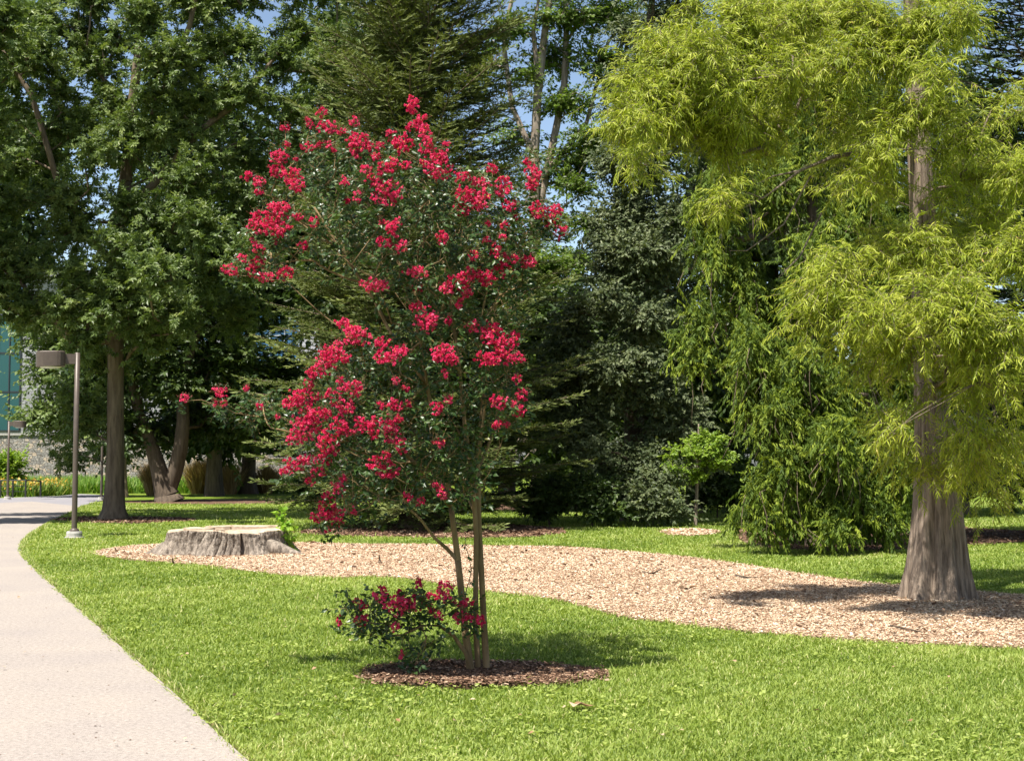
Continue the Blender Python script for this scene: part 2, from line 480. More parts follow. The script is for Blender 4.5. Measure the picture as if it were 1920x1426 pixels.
# ------------------------------------------------------------------ skeletons that grow limbs out to the foliage
class Skel:
    def __init__(s):
        s.p, s.par, s.rad, s.stem = [], [], [], []
    def line(s, pts, rad, parent=-1, stem=0, step=0.35):
        pts = np.asarray(pts, float); rad = np.asarray(rad, float)
        last = parent
        for k in range(len(pts)):
            if k == 0:
                s.p.append(pts[0]); s.par.append(last); s.rad.append(rad[0]); s.stem.append(stem); last = len(s.p) - 1
                continue
            d = np.linalg.norm(pts[k] - pts[k - 1]); m = max(1, int(d / step))
            for i in range(1, m + 1):
                f = i / m
                s.p.append(pts[k - 1] * (1 - f) + pts[k] * f); s.par.append(last)
                s.rad.append(rad[k - 1] * (1 - f) + rad[k] * f); s.stem.append(stem); last = len(s.p) - 1
        return last
    def grow(s, targets, zpen=1.2, step=0.5, sag=0.06, jit=0.04, zmin=0.0, slope=0.25):
        T = np.asarray(targets, float)
        base = np.array(s.p)
        d0 = np.array([np.min(np.linalg.norm(base - t, axis=1)) for t in T])
        tips, dirs = np.zeros((len(T), 3)), np.zeros((len(T), 3))
        cap = len(base) + int(len(T) * 12) + 50
        A = np.zeros((cap, 3)); n = len(base); A[:n] = base
        D = np.array([np.linalg.norm(base[:, :2] - 0, axis=1).mean()])
        for k in np.argsort(d0):
            t = T[k]
            dd = A[:n] - t
            ds = np.sqrt((dd ** 2).sum(1))
            hd = np.sqrt((dd[:, :2] ** 2).sum(1))
            cost = ds + zpen * np.maximum(0, dd[:, 2] + hd * slope) + 100 * (A[:n, 2] < zmin)
            i = int(np.argmin(cost))
            m = int(min(11, max(1, round(ds[i] / step))))
            a = A[i]; last = i
            r = rng.normal(0, 1, 3)
            for q in range(1, m + 1):
                f = q / m
                p = a * (1 - f) + t * f
                p = p + np.array([0, 0, 1]) * sag * ds[i] * sin(pi * f) + r * jit * ds[i] * sin(pi * f)
                s.p.append(p); s.par.append(last); s.rad.append(0); s.stem.append(s.stem[i])
                last = len(s.p) - 1
                A[n] = p; n += 1
            tips[k] = s.p[last]; dirs[k] = s.p[last] - A[s.par[last]]
            if n > cap - 20:
                A = np.vstack([A, np.zeros((cap, 3))]); cap *= 2
        return tips, unit(dirs)
    def tubes(s, rtip=0.008, power=0.48, sides=6, minr=0.0, flute=None, trunk_sides=18, rmax=0.35):
        """one Buf per stem id"""
        N = len(s.p); cnt = np.zeros(N); kids = [[] for _ in range(N)]
        for i in range(N - 1, -1, -1):
            if not kids[i]: cnt[i] = max(cnt[i], 1)
            if s.par[i] >= 0:
                cnt[s.par[i]] += cnt[i]; kids[s.par[i]].append(i)
        r = np.array([s.rad[i] if s.rad[i] > 0 else min(rmax, rtip * cnt[i] ** power) for i in range(N)])
        for i in range(N):
            if s.rad[i] <= 0 and s.par[i] >= 0: r[i] = min(r[i], r[s.par[i]] * .85 if s.rad[s.par[i]] > 0 else r[s.par[i]])
        out = {}
        starts = [i for i in range(N) if s.par[i] < 0]
        stack = [(i, None) for i in starts]
        while stack:
            i, frm = stack.pop()
            ch = [i] if frm is None else [frm, i]
            trunk = s.rad[i] > 0
            while kids[ch[-1]]:
                ks = kids[ch[-1]]
                if trunk:
                    ks2 = [k for k in ks if s.rad[k] > 0] if len(ch) else []
                    best = ks2[0] if ks2 else None
                else:
                    best = max(ks, key=lambda k: cnt[k])
                for k in ks:
                    if k != best: stack.append((k, ch[-1]))
                if best is None: break
                ch.append(best)
            if len(ch) < 2: continue
            rr = r[ch].copy()
            if frm is not None: rr[0] = rr[1] * 1.15
            if rr.max() < minr: continue
            b = out.setdefault(s.stem[i], Buf())
            if trunk: b.tube([s.p[k] for k in ch], rr, trunk_sides, True, flute)
            else:
                sd = 10 if rr[0] > .06 else (sides if rr[0] > .02 else 4)
                b.tube([s.p[k] for k in ch], rr, sd)
        return out

def blob_points(blobs, D, total, shell=0.55, front=0.0, depth_ratio=0.9):
    """blobs: (px, py, rx, ry, depth offset, weight) in photo pixels at distance D -> world points, outward dirs"""
    w = np.array([b[2] * b[3] * (b[5] if len(b) > 5 else 1) for b in blobs], float)
    nn = np.maximum(1, (w / w.sum() * total).astype(int))
    pts, out = [], []
    for b, n in zip(blobs, nn):
        dz = b[4] if len(b) > 4 else 0
        DD = D + dz
        c = P(b[0], b[1], DD)
        R = np.array([b[2] / F * DD, (b[2] + b[3]) / 2 / F * DD * depth_ratio, b[3] / F * DD])
        u = unit(rng.normal(0, 1, (n * 3, 3)))
        if front: 
            keep = rng.random(len(u)) < np.clip(0.5 - front * u[:, 1] + 0.15 * u[:, 2], .05, 1)
            u = u[keep]
        u = u[:n]
        rr = (shell + (1 - shell) * rng.random(len(u))) * rng.uniform(.85, 1.08, len(u))
        inner = rng.random(len(u)) < .15
        rr[inner] *= rng.random(inner.sum())
        pts.append(c + u * rr[:, None] * R); out.append(u)
    return np.vstack(pts), np.vstack(out)

def split_blobs(blobs, k, shrink=.45, tall=1.15, seed=1, dj=.5, small=70):
    """breaks big crown masses into ragged smaller clumps"""
    r = np.random.default_rng(seed); res = []
    for b in blobs:
        if max(b[2], b[3]) < small: res.append(b); continue
        for _ in range(k):
            a, q = r.uniform(0, 2 * pi), sqrt(r.random()) * .72
            f = shrink * r.uniform(.75, 1.3)
            res.append((b[0] + b[2] * q * cos(a), b[1] + b[3] * q * sin(a), b[2] * f, b[3] * f * tall, b[4] + r.normal(0, dj), (b[5] if len(b) > 5 else 1)))
    return res

def sprays(pts, out, k, spread, flat, outw=0.7, droop=0.1):
    n = len(pts)
    off = rng.normal(0, 1, (n, k, 3)) * np.array([1, 1, flat]) * spread
    tips = (pts[:, None] + off).reshape(-1, 3)
    d = unit(off) * .8 + out[:, None] * outw + rng.normal(0, .3, (n, k, 3)) + np.array([0, 0, -droop])
    return tips, unit(d.reshape(-1, 3))

def flare(strength=0.35, k=5, hh=0.8, base=0.0, seed=0, rough=0.03):
    r = np.random.default_rng(seed); ph0 = r.uniform(0, 6.28, 4)
    def f(t, ph, pts):
        h = (pts[:, 2] - base)[:, None]
        e = np.exp(-np.maximum(h, 0) / hh)
        w = (np.sin(k * ph + ph0[0]) * .5 + np.sin((k * 2 + 1) * ph + ph0[1]) * .3 + np.sin((k - 2) * ph + ph0[2]) * .4)[None]
        return 1 + strength * e * (.55 + .45 * w) + rough * np.sin(9 * ph[None] + h * 1.1) + rough * np.sin(5 * ph[None] - h * 2 + ph0[3])
    return f

def broad_tree(name, label, base_px, D, trunk, blobs, n_targets, k, spread, L, m, leaf, size, mat, bark, group=None, flat=.45, droop=.25, cat='tree',
               front=0.25, shell=.5, step=.6, outw=.7, wood_twigs=True, stems=None, upj=.5, zmin=1.2, rtip=.012, power=.46, fl=None, tdroop=.1, zpen=1.2, side=.9, rmax=.3, depth_ratio=.9):
    loc = G(base_px[0], base_px[1]) if D is None else np.array([P(base_px[0], base_px[1], D)[0], D, 0.0])
    D = loc[1]
    root = thing(name, label, cat, loc, group)
    sk = Skel()
    for line in ([trunk] + (stems or [])):
        pts = [P(a[0], a[1], D + (a[3] if len(a) > 3 else 0)) for a in line]
        if line is trunk or len(line[0]) > 4: pts[0][2] = -0.05
        rads = [a[2] / F * D for a in line]
        if line is trunk: sk.line(pts, rads, step=.3)
        else:
            par = int(np.argmin(np.linalg.norm(np.array(sk.p) - pts[0], axis=1))) if len(line[0]) <= 4 else -1
            sk.line(pts, rads, parent=par, step=.3)
    pts, out = blob_points(blobs, D, n_targets, shell, front, depth_ratio)
    ok = pts[:, 2] > .15
    pts, out = pts[ok], out[ok]
    tips, dirs = sk.grow(pts, zpen=zpen, step=step, zmin=zmin)
    tb = sk.tubes(rtip, power, flute=fl or flare(seed=int(abs(base_px[0]))), rmax=rmax)
    wood = tb.get(0) or Buf()
    fol = Buf()
    tp, td = sprays(tips, out, k, spread, flat, outw, tdroop)
    ok = tp[:, 2] > .05
    twigs(fol, tp[ok], td[ok], L, m, leaf, size, droop, side, upj, wood=wood if wood_twigs else None, wr=.006)
    wood.build('trunk', bark, root, True)
    fol.build('crown', mat, root)
    return root

# ------------------------------------------------------------------ polygons on the ground
def px_poly(lst): return np.array([G(a, b)[:2] for a, b in lst])
def smooth_poly(p, n=2, closed=True):
    for _ in range(n):
        q = np.roll(p, -1, 0)
        a = p * .75 + q * .25; b = p * .25 + q * .75
        if not closed:
            a = a[:-1]; b = b[:-1]
            p = np.vstack([p[:1], np.stack([a, b], 1).reshape(-1, 2), p[-1:]])
        else: p = np.stack([a, b], 1).reshape(-1, 2)
    return p
def inside(poly, x, y):
    c = np.zeros(len(x), bool); j = len(poly) - 1
    for i in range(len(poly)):
        xi, yi = poly[i]; xj, yj = poly[j]
        if yi != yj:
            c ^= ((yi > y) != (yj > y)) & (x < (xj - xi) * (y - yi) / (yj - yi) + xi)
        j = i
    return c
def sheet(name, poly, z, mat, thick=0.0):
    import bmesh
    bm = bmesh.new()
    vs = [bm.verts.new((p[0], p[1], z)) for p in poly]
    f = bm.faces.new(vs)
    if f.normal.z < 0: f.normal_flip()
    if thick:
        r = bmesh.ops.extrude_face_region(bm, geom=[f])
        for v in r['geom']:
            if isinstance(v, bmesh.types.BMVert): v.co.z -= thick
        bmesh.ops.recalc_face_normals(bm, faces=bm.faces)
    bmesh.ops.triangulate(bm, faces=[q for q in bm.faces if len(q.verts) > 4])
    me = bpy.data.meshes.new(name); bm.to_mesh(me); bm.free()
    me.materials.append(mat)
    o = bpy.data.objects.new(name, me); COL.objects.link(o)
    tag(o, kind='structure')
    return o
def wob(x, y, s=1.0, seed=0):
    a = seed * 1.7
    return (np.sin(x * 1.1 * s + a) * np.cos(y * .9 * s - a) + .6 * np.sin(x * 2.7 * s - y * 2.1 * s + a * 2) + .4 * np.sin(x * 5.3 * s + y * 4.7 * s + a)) / 2

# ================================================================== THE GROUND
b = Buf()
S = 900
b.add([(-S, -60, 0), (S, -60, 0), (S, 1500, 0), (-S, 1500, 0)], [(0, 1, 2, 3)])
lawn = b.build('lawn', M['lawn']); tag(lawn, 'bright mown green lawn', None, None, 'structure')

edge_px = [(455, 1426), (405, 1380), (350, 1328), (295, 1277), (240, 1230), (185, 1180), (130, 1130), (90, 1092), (60, 1065), (42, 1045), (37, 1030), (42, 1016), (57, 1002), (80, 988), (105, 974), (140, 956), (170, 946), (192, 938)]
edge = [G(a, b_)[:2] for a, b_ in edge_px]
e0 = np.array(edge[0]); dd = np.array(edge[0]) - np.array(edge[2])
near = [e0 + dd * 2.2, e0 + dd * 1.0]
right_edge = smooth_poly(np.array(near + edge), 2, False)
left_far = [G(150, 926)[:2], G(128, 931)[:2], G(60, 936)[:2], G(-60, 944)[:2], G(-250, 962)[:2]]
poly_path = np.vstack([right_edge[right_edge[:, 1] < G(140, 956)[1]], [G(150, 950)[:2], G(60, 941)[:2]], [G(-60, 946)[:2], G(-250, 962)[:2]], [(-14, 20), (-9, 6), (-7, 1)]])
path = sheet('path', poly_path, 0.03, M['path'], 0.05)
poly_road = np.vstack([[G(150, 950)[:2], G(192, 938)[:2], G(196, 928)[:2], G(150, 926)[:2]], [G(110, 930)[:2], G(0, 934)[:2], G(-300, 936)[:2], G(-350, 948)[:2], G(-60, 946)[:2], G(60, 941)[:2]]])
road = sheet('road', poly_road, 0.022, M['asphalt'], 0.03)

# soil strip between path and grass
wv = []
qs = []
re_ = right_edge
tn = np.gradient(re_, axis=0); nn = np.stack([tn[:, 1], -tn[:, 0]], 1); nn /= np.linalg.norm(nn, axis=1)[:, None]
if nn[5, 0] < 0: nn = -nn
bb = Buf()
for i in range(len(re_)):
    w_ = 0.05 + 0.04 * random.random()
    wv.append((re_[i, 0] - nn[i, 0] * .03, re_[i, 1] - nn[i, 1] * .03, .012)); wv.append((re_[i, 0] + nn[i, 0] * w_, re_[i, 1] + nn[i, 1] * w_, .012))
for i in range(len(re_) - 1): qs.append((2 * i, 2 * i + 1, 2 * i + 3, 2 * i + 2))
bb.add(wv, qs); so = bb.build('soil_edge', M['soil']); tag(so, kind='structure')

bed_px = [(165, 1038), (225, 1050), (330, 1057), (420, 1066), (500, 1077), (570, 1083), (640, 1086), (700, 1082), (760, 1086), (830, 1096), (920, 1112), (1000, 1121), (1060, 1128), (1090, 1138), (1130, 1150), (1180, 1162), (1300, 1176), (1450, 1192), (1600, 1204), (1760, 1212), (1930, 1220), (2200, 1225), (2350, 1190), (2250, 1140), (1930, 1121), (1830, 1112), (1750, 1100), (1660, 1100), (1580, 1090), (1500, 1078), (1400, 1062), (1300, 1048), (1200, 1038), (1050, 1026), (900, 1026), (780, 1022), (700, 1023), (600, 1020), (470, 1018), (290, 1022), (220, 1028)]
bed = smooth_poly(px_poly(bed_px), 2)
sheet('mulch_bed', bed, 0.03, M['mulch'], 0.05)
def ring(px, py, rx, ry, n=40, wobble=.06, seed=0):
    r = np.random.default_rng(seed)
    ph = np.arange(n) / n * 2 * pi
    w_ = 1 + wobble * np.sin(3 * ph + seed) + wobble * .6 * np.sin(7 * ph + 2 * seed) + r.normal(0, .015, n)
    return px_poly([(px + rx * cos(a) * q, py + ry * sin(a) * q) for a, q in zip(ph, w_)])
c1 = G(890, 1270); rx = 228 / F * c1[1]
ring_crape = ring(895, 1270, 226, 22, 60, .06, 1)
ring_spruce = px_poly([(545, 1000), (600, 1004), (700, 1008), (850, 1010), (1000, 1008), (1062, 1001), (1055, 992), (980, 986), (850, 983), (700, 984), (600, 990)])
ring_maple = ring(235, 976, 135, 6, 40, .05, 3)
ring_maple2 = ring(390, 941, 170, 5, 40, .05, 5)
ring_sap = ring(1293, 999, 55, 6, 30, .05, 2)
ring_weep = px_poly([(1385, 1016), (1450, 1030), (1600, 1036), (1700, 1032), (1950, 1015), (2000, 1000), (1700, 985), (1430, 975), (1385, 992)])
ring_far = px_poly([(900, 956), (960, 958), (1110, 958), (1100, 944), (960, 940)])
for nm, pl in (('mulch_ring', ring_crape), ('mulch_ring', ring_spruce), ('mulch_ring', ring_maple), ('mulch_ring', ring_maple2), ('mulch_ring', ring_weep), ('mulch_ring', ring_far)):
    sheet(nm, smooth_poly(pl, 1), 0.026, M['old_mulch'], 0.04)
sheet('mulch_ring', smooth_poly(ring_sap, 1), 0.026, M['mulch'], 0.04)
old_rings = [ring_crape, ring_spruce, ring_maple, ring_maple2, ring_weep, ring_far]

# ------------------------------------------------------------------ grass blades
def scatter(n, d0, d1, half=0.41, marg=2.6):
    D = d0 * (d1 / d0) ** rng.random(n)
    x = rng.uniform(-1, 1, n) * (half * D + marg)
    return x, D
def off_lawn(x, y, grow_=0.0):
    m = inside(poly_path, x, y) | inside(poly_road, x, y) | inside(bed, x, y) | inside(ring_sap, x, y)
    for r_ in old_rings: m |= inside(r_, x, y)
    return m
def grass():
    b = Buf()
    N = 1600000
    x, y = scatter(N, 6.3, 62)
    # ragged border: test a slightly shifted point
    m = off_lawn(x + rng.normal(0, .035, N), y + rng.normal(0, .05, N))
    x, y = x[~m], y[~m]; n = len(x)
    cl = wob(x, y, 1.3, 1); cl2 = wob(x, y, 6.0, 2); cl3 = wob(x, y, .45, 3)
    cl4 = wob(x, y, 2.6, 7)
    h = (.036 + .012 * np.clip(cl, -1, 1) + .020 * np.clip(cl2, -1, 1.2) + .010 * cl4) * rng.uniform(.5, 1.5, n)
    h = np.maximum(h, .012)
    h *= 1 + np.clip((y - 12) / 60, 0, .5)
    tall = rng.random(n) < .012
    h[tall] *= 2.0
    wd = (.0028 + .0021 * rng.random(n)) * np.maximum(1, y / 11.0)
    lean = unit(rng.normal(0, 1, (n, 2))) * rng.uniform(.3, 1.3, (n, 1))
    O = np.stack([x, y, np.zeros(n)], 1)
    d = unit(np.stack([lean[:, 0], lean[:, 1], np.ones(n)], 1))
    up = np.stack([-lean[:, 0], -lean[:, 1], np.full(n, .6)], 1) + rng.normal(0, .4, (n, 3))
    X, Y, Z = frames(d, up)
    T = np.array([(-1, 0, 0), (1, 0, 0), (.75, .6, .08), (-.75, .6, .08), (.12, 1, -.08), (-.12, 1, -.08)])
    sc = np.stack([wd, h, h], 1)
    V = O[:, None] + T[None, :, 0:1] * X[:, None] * wd[:, None, None] + (T[None, :, 1:2] * Y[:, None] + T[None, :, 2:3] * Z[:, None]) * h[:, None, None]
    Q = np.array([(0, 1, 2, 3), (3, 2, 4, 5)])
    var = np.clip(.46 + .21 * cl3 + .12 * cl + .10 * cl2 + .12 * cl4 + rng.normal(0, .19, n), 0, .95)
    dry = rng.random(n) < .02 + .10 * np.clip(cl4 + cl3 - .5, 0, 1)
    var[dry] = 1
    b.add(V.reshape(-1, 3), (Q[None] + (np.arange(n) * 6)[:, None, None]).reshape(-1, 4), None, np.repeat(var, 6))
    o = b.build('grass', M['grass'])
    tag(o, 'short bright green mown grass blades of the lawn', 'grass', None, 'stuff')
grass()

def edge_grass():
    b = Buf(); n = 9000
    k = rng.integers(0, len(re_) - 1, n); f = rng.random((n, 1))
    seg = np.linalg.norm(re_[1:] - re_[:-1], axis=1); k = rng.choice(len(seg), n, p=seg / seg.sum())
    p = re_[k] * (1 - f) + re_[k + 1] * f
    q = p + nn[k] * np.abs(rng.normal(.03, .035, (n, 1)))
    keep = (q[:, 1] > 6) & (q[:, 1] < 40) & (wob(q[:, 0], q[:, 1], 3, 9) > -.35); q = q[keep]; kk = k[keep]; n = len(q)
    h = rng.uniform(.035, .095, n); wd = rng.uniform(.0025, .005, n) * np.maximum(1, q[:, 1] / 11)
    d = unit(np.concatenate([-nn[kk] * rng.uniform(-.3, 1.2, (n, 1)) + rng.normal(0, .35, (n, 2)), np.ones((n, 1))], 1))
    X, Y, Z = frames(d, rng.normal(0, .5, (n, 3)) + (0, -.4, .8))
    T = np.array([(-1, 0, 0), (1, 0, 0), (.75, .6, .08), (-.75, .6, .08), (.12, 1, -.12), (-.12, 1, -.12)])
    V = np.concatenate([q, np.zeros((n, 1))], 1)[:, None] + T[None, :, 0:1] * X[:, None] * wd[:, None, None] + (T[None, :, 1:2] * Y[:, None] + T[None, :, 2:3] * Z[:, None]) * h[:, None, None]
    var = np.clip(rng.normal(.5, .2, n), 0, .95); var[rng.random(n) < .15] = 1
    b.add(V.reshape(-1, 3), (np.array([(0, 1, 2, 3), (3, 2, 4, 5)])[None] + (np.arange(n) * 6)[:, None, None]).reshape(-1, 4), None, np.repeat(var, 6))
    o = b.build('edge_grass', M['grass']); tag(o, 'longer untrimmed grass leaning over the edge of the path', 'grass', None, 'stuff')
edge_grass()

def weeds():
    b = Buf()
    N = 9000
    x, y = scatter(N, 6.4, 30)
    m = off_lawn(x, y) | (wob(x, y, .9, 5) < .05)
    x, y = x[~m], y[~m]; n = len(x); k = 7
    O = np.repeat(np.stack([x, y, np.full(n, .028)], 1), k, 0) + rng.normal(0, 1, (n * k, 3)) * (.035, .035, .01)
    a = rng.uniform(0, 2 * pi, n * k)
    d = np.stack([np.cos(a), np.sin(a), rng.uniform(.1, .6, n * k)], 1)
    X, Y, Z = frames(d, np.array([0, 0, 1.0]) + rng.normal(0, .3, (n * k, 3)))
    b.emit(LEAF[0] * (1.5, 1, 1), LEAF[1], O, X, Y, Z, rng.uniform(.018, .040, n * k), rng.uniform(.35, .9, n * k))
    o = b.build('clover', M['grass'])
    tag(o, 'small broad-leaved clover plants among the mown lawn', 'ground cover', None, 'stuff')
weeds()

def chips(name, poly, n, mat, label, size=(.02, .05), z=.03, heap=.02):
    b = Buf()
    lo, hi = poly.min(0), poly.max(0)
    y0, y1 = max(lo[1], 6), hi[1]
    D = y0 * (y1 / y0) ** rng.random(n * 2)
    x = rng.uniform(lo[0], hi[0], n * 2)
    m = inside(poly, x + rng.normal(0, .05, len(x)), D + rng.normal(0, .07, len(x))) & (np.abs(x) < .42 * D + 1)
    x, D = x[m], D[m]; k = len(x)
    s = rng.uniform(size[0], size[1], k) * np.maximum(1, D / 19)
    O = np.stack([x, D, z + rng.random(k) * heap], 1)
    a = rng.uniform(0, 2 * pi, k)
    d = np.stack([np.cos(a), np.sin(a), rng.normal(0, .22, k)], 1)
    X, Y, Z = frames(d, np.array([0, 0, 1.0]) + rng.normal(0, .42, (k, 3)))
    T = np.array([(-.16, 0, 0), (.18, .05, 0), (.14, .95, .03), (-.13, 1, 0)])
    w_ = rng.random(k)
    V = O[:, None] + (T[None, :, 0:1] * (0.6 + w_[:, None, None]) * X[:, None] + (T[None, :, 1:2] - .5) * Y[:, None] + T[None, :, 2:3] * Z[:, None]) * s[:, None, None]
    b.add(V.reshape(-1, 3), (np.array([(0, 1, 2, 3)])[None] + (np.arange(k) * 4)[:, None, None]).reshape(-1, 4), None, np.repeat(np.clip(rng.normal(.52, .29, k) + .1 * wob(x, D, 1.2, 4), 0, 1), 4))
    o = b.build(name, mat)
    tag(o, label, 'mulch', None, 'stuff')
chips('wood_chips', bed, 330000, M['chip'], 'pale tan wood chips spread over the long curving bed', (.012, .034))
chips('wood_slivers', bed, 2200, M['brown_chip'], 'darker brown slivers and bark crumbs scattered over the pale wood chips', (.02, .07), .05, .02)
chips('bark_chips', ring_crape, 14000, M['brown_chip'], 'brown bark chips ringing the foot of the red flowering tree', (.012, .042), .028, .03)
chips('bark_chips', ring_spruce, 5000, M['brown_chip'], 'brown bark chips under the olive spruce', (.03, .06), .028)
chips('bark_chips', ring_weep, 4000, M['brown_chip'], 'dark brown bark chips under the weeping conifer', (.03, .06), .028)
chips('wood_chips', ring_sap, 1500, M['chip'], 'tan wood chips around the young sapling', (.03, .06), .028)
chips('bark_chips', ring_maple, 2500, M['brown_chip'], 'brown bark chips around the tall straight trunk at left', (.03, .06), .028)

# ================================================================== CRAPE MYRTLE (the red flowering tree)
def crape():
    D0 = G(890, 1264)[1]
    root = thing('crape_myrtle', 'slim multi-stemmed tree covered in crimson flower clusters, standing in a round brown mulch ring', 'flowering tree', (G(890, 1264)[0], D0, 0))
    sk = Skel()
    q = lambda a: [P(t[0], t[1], D0 + t[2]) for t in a]
    def st(pts, r0, r1, sid, par=None):
        p = q(pts)
        if par is None: p[0][2] = 0.0
        rads = np.linspace(r0, r1, len(pts))
        parent = -1
        if par is not None:
            allp = np.array(sk.p); c = [i for i in range(len(allp)) if sk.stem[i] == par]
            i = c[int(np.argmin(np.linalg.norm(allp[c] - p[0], axis=1)))]; p[0] = allp[i]; parent = i
        sk.line(p, rads, parent, sid, step=.12)
    st([(884, 1266, -.06), (872, 1180, -.06), (862, 1080, -.05), (855, 1020, -.05), (846, 950, -.08), (836, 880, -.12), (815, 790, -.2), (800, 720, -.25), (790, 660, -.3)], .030, .012, 0)
    st([(898, 1262, .02), (892, 1180, .0), (892, 1080, .02), (893, 1000, .02), (886, 900, .05), (872, 800, .1), (862, 700, .1), (850, 600, .1), (830, 480, .1), (800, 380, .1), (785, 300, .05)], .023, .010, 1)
    st([(913, 1262, .0), (908, 1180, .04), (903, 1080, .06), (898, 980, .1), (896, 880, .15), (903, 780, .2), (915, 680, .22), (925, 590, .2), (945, 500, .15)], .027, .011, 2)
    st([(886, 1262, -.08), (874, 1225, -.12), (850, 1190, -.14), (824, 1172, -.17), (790, 1172, -.2), (755, 1190, -.2), (725, 1190, -.2)], .017, .008, 3)
    # bare side branch and main limbs
    st([(857, 1048, -.05), (838, 1028, -.1), (815, 1008, -.16), (790, 975, -.22), (765, 950, -.26)], .017, .007, 0, 0)
    st([(846, 950, -.08), (790, 880, -.3), (730, 820, -.45), (670, 770, -.5)], .02, .010, 0, 0)
    st([(800, 720, -.25), (740, 640, -.3), (700, 560, -.3), (640, 470, -.25), (590, 390, -.2)], .016, .008, 0, 0)
    st([(862, 700, .1), (800, 590, .0), (740, 480, 0), (690, 380, 0)], .016, .008, 1, 1)
    st([(896, 880, .15), (935, 790, .2), (960, 720, .2)], .014, .008, 2, 2)
    st([(886, 900, .05), (905, 800, -.1), (915, 720, -.2)], .014, .008, 1, 1)
    z3 = [(1030,108,35,42),(1075,185,35,35),(1030,215,35,30),(1090,250,35,30),(1097,315,38,50),(555,142,25,25),(725,190,25,28),(368,218,20,18),(485,180,12,10),(500,208,16,14),(560,215,25,30),(605,220,28,30),(665,238,30,18),(735,280,40,35),(745,330,50,45),(795,310,25,30),(790,268,16,14),(858,318,22,20),(835,370,22,18),(910,255,25,22),(970,310,55,48),(378,308,12,14),(480,320,30,18),(545,305,18,15),(595,305,20,18),(618,333,12,10),(425,378,10,10),(340,370,48,38),(330,440,42,35),(410,470,45,45),(430,520,35,30),(180,470,28,20),(235,500,30,28),(235,545,25,14),(1195,305,22,15),(1150,420,75,65),(1180,365,25,30),(920,400,35,25),(880,425,50,28),(990,410,25,20),(780,440,30,28),(810,480,30,25),(670,495,25,22),(740,570,20,25),(688,597,15,12),(890,560,75,65),(850,510,30,28),(1285,470,35,28),(1345,500,25,22),(1435,430,30,28),(1395,505,28,25),(1490,525,48,50),(1290,570,60,45),(1360,590,60,50),(1280,640,35,38),(1525,620,32,28),(1550,680,18,14),(1615,395,20,16),(1640,460,42,50),(1640,515,35,25),(1665,640,35,38),(1745,650,45,40),(1725,695,35,30),(1780,755,32,35),(1410,712,14,14),(1500,718,20,18),(345,625,50,25),(215,680,30,35),(320,665,75,50),(230,725,50,30),(320,740,75,40),(320,798,14,12),(515,705,22,30),(440,675,22,22),(205,798,10,12),(465,825,22,30),(232,840,32,28),(150,890,25,18),(225,910,38,28),(75,945,30,22),(110,955,22,22),(200,960,28,20),(270,985,38,22),(370,970,40,35),(860,700,18,20),(932,730,48,42),(885,805,45,32),(970,830,32,30),(1180,785,33,34),(1405,800,15,18),(1487,785,18,18),(1450,850,25,35),(1340,875,25,25),(1545,895,28,25),(1500,880,12,12),(1620,910,38,32),(1485,945,38,40),(1545,963,15,16),(1040,965,55,30),(1050,1040,22,20),(830,1030,68,32),(1340,965,45,32),(1270,1000,60,35),(1200,1040,38,35),(1410,1000,45,40),(1300,1060,30,35),(1262,1110,25,35),(1040,1135,35,25),(1100,1210,58,55),(1205,1210,18,25)]
    z4 = [(665,22,42,30),(735,80,70,52),(870,128,35,33),(640,130,30,22),(575,170,35,35),(640,195,60,50),(560,225,40,35),(530,270,55,28),(900,195,60,35),(960,165,40,30),(985,150,20,20),(1195,160,45,38),(1230,205,38,30),(1160,180,40,35),(1330,30,30,28),(1430,50,50,35),(1410,100,40,40),(1480,130,60,45),(1540,95,35,35),(1565,200,32,30),(1400,200,60,32),(1490,190,60,40),(1195,275,20,20),(1560,305,22,20),(940,312,18,15),(988,352,20,16),(490,335,30,28),(700,360,55,35),(740,340,25,22),(655,310,15,15),(600,380,30,22),(460,400,80,45),(400,425,40,30),(580,480,35,30),(500,500,75,50),(690,450,42,38),(640,420,40,30),(940,435,36,34),(865,438,18,18),(1005,428,16,14),(480,560,80,55),(660,540,50,45),(700,570,30,25),(600,610,60,55),(590,680,45,28),(425,610,42,28),(790,540,55,45),(830,590,22,25),(900,530,42,42),(950,510,22,20),(920,590,45,40),(965,640,35,40),(420,740,55,32),(500,715,50,25),(570,720,35,25),(370,780,35,20),(545,780,42,22),(500,825,28,22),(1465,425,45,35),(1590,385,28,30),(1570,465,34,30),(1545,428,16,14),(1465,538,22,20),(1505,535,14,12),(1160,628,24,26),(1150,460,30,35),(1210,410,18,20),(830,735,40,30),(905,770,50,38),(880,790,50,20),(890,700,30,20),(645,860,33,35),(672,810,18,20),(1000,905,22,25),(1182,887,36,34),(1067,932,18,18),(1140,845,14,12),(585,905,20,22),(590,960,50,45),(620,1000,55,30),(545,1010,40,28),(640,1040,25,20),(585,1078,14,12),(720,975,16,20),(40,370,35,28),(10,425,10,12),(55,430,16,14),(170,350,10,12),(240,443,16,16),(330,497,7,7),(-150,400,24,18)]
    z7 = [(450,290,18,20),(435,335,40,30),(320,370,42,28),(215,460,14,25),(325,455,45,30),(545,320,25,25),(520,380,60,45),(610,370,42,45),(635,265,18,28),(775,285,45,32),(760,325,40,25),(690,325,14,14),(850,365,35,28),(905,360,22,16),(858,440,40,32),(935,445,40,30),(965,465,20,22),(745,430,22,20),(705,395,20,20),(513,492,20,22),(545,640,12,18)]
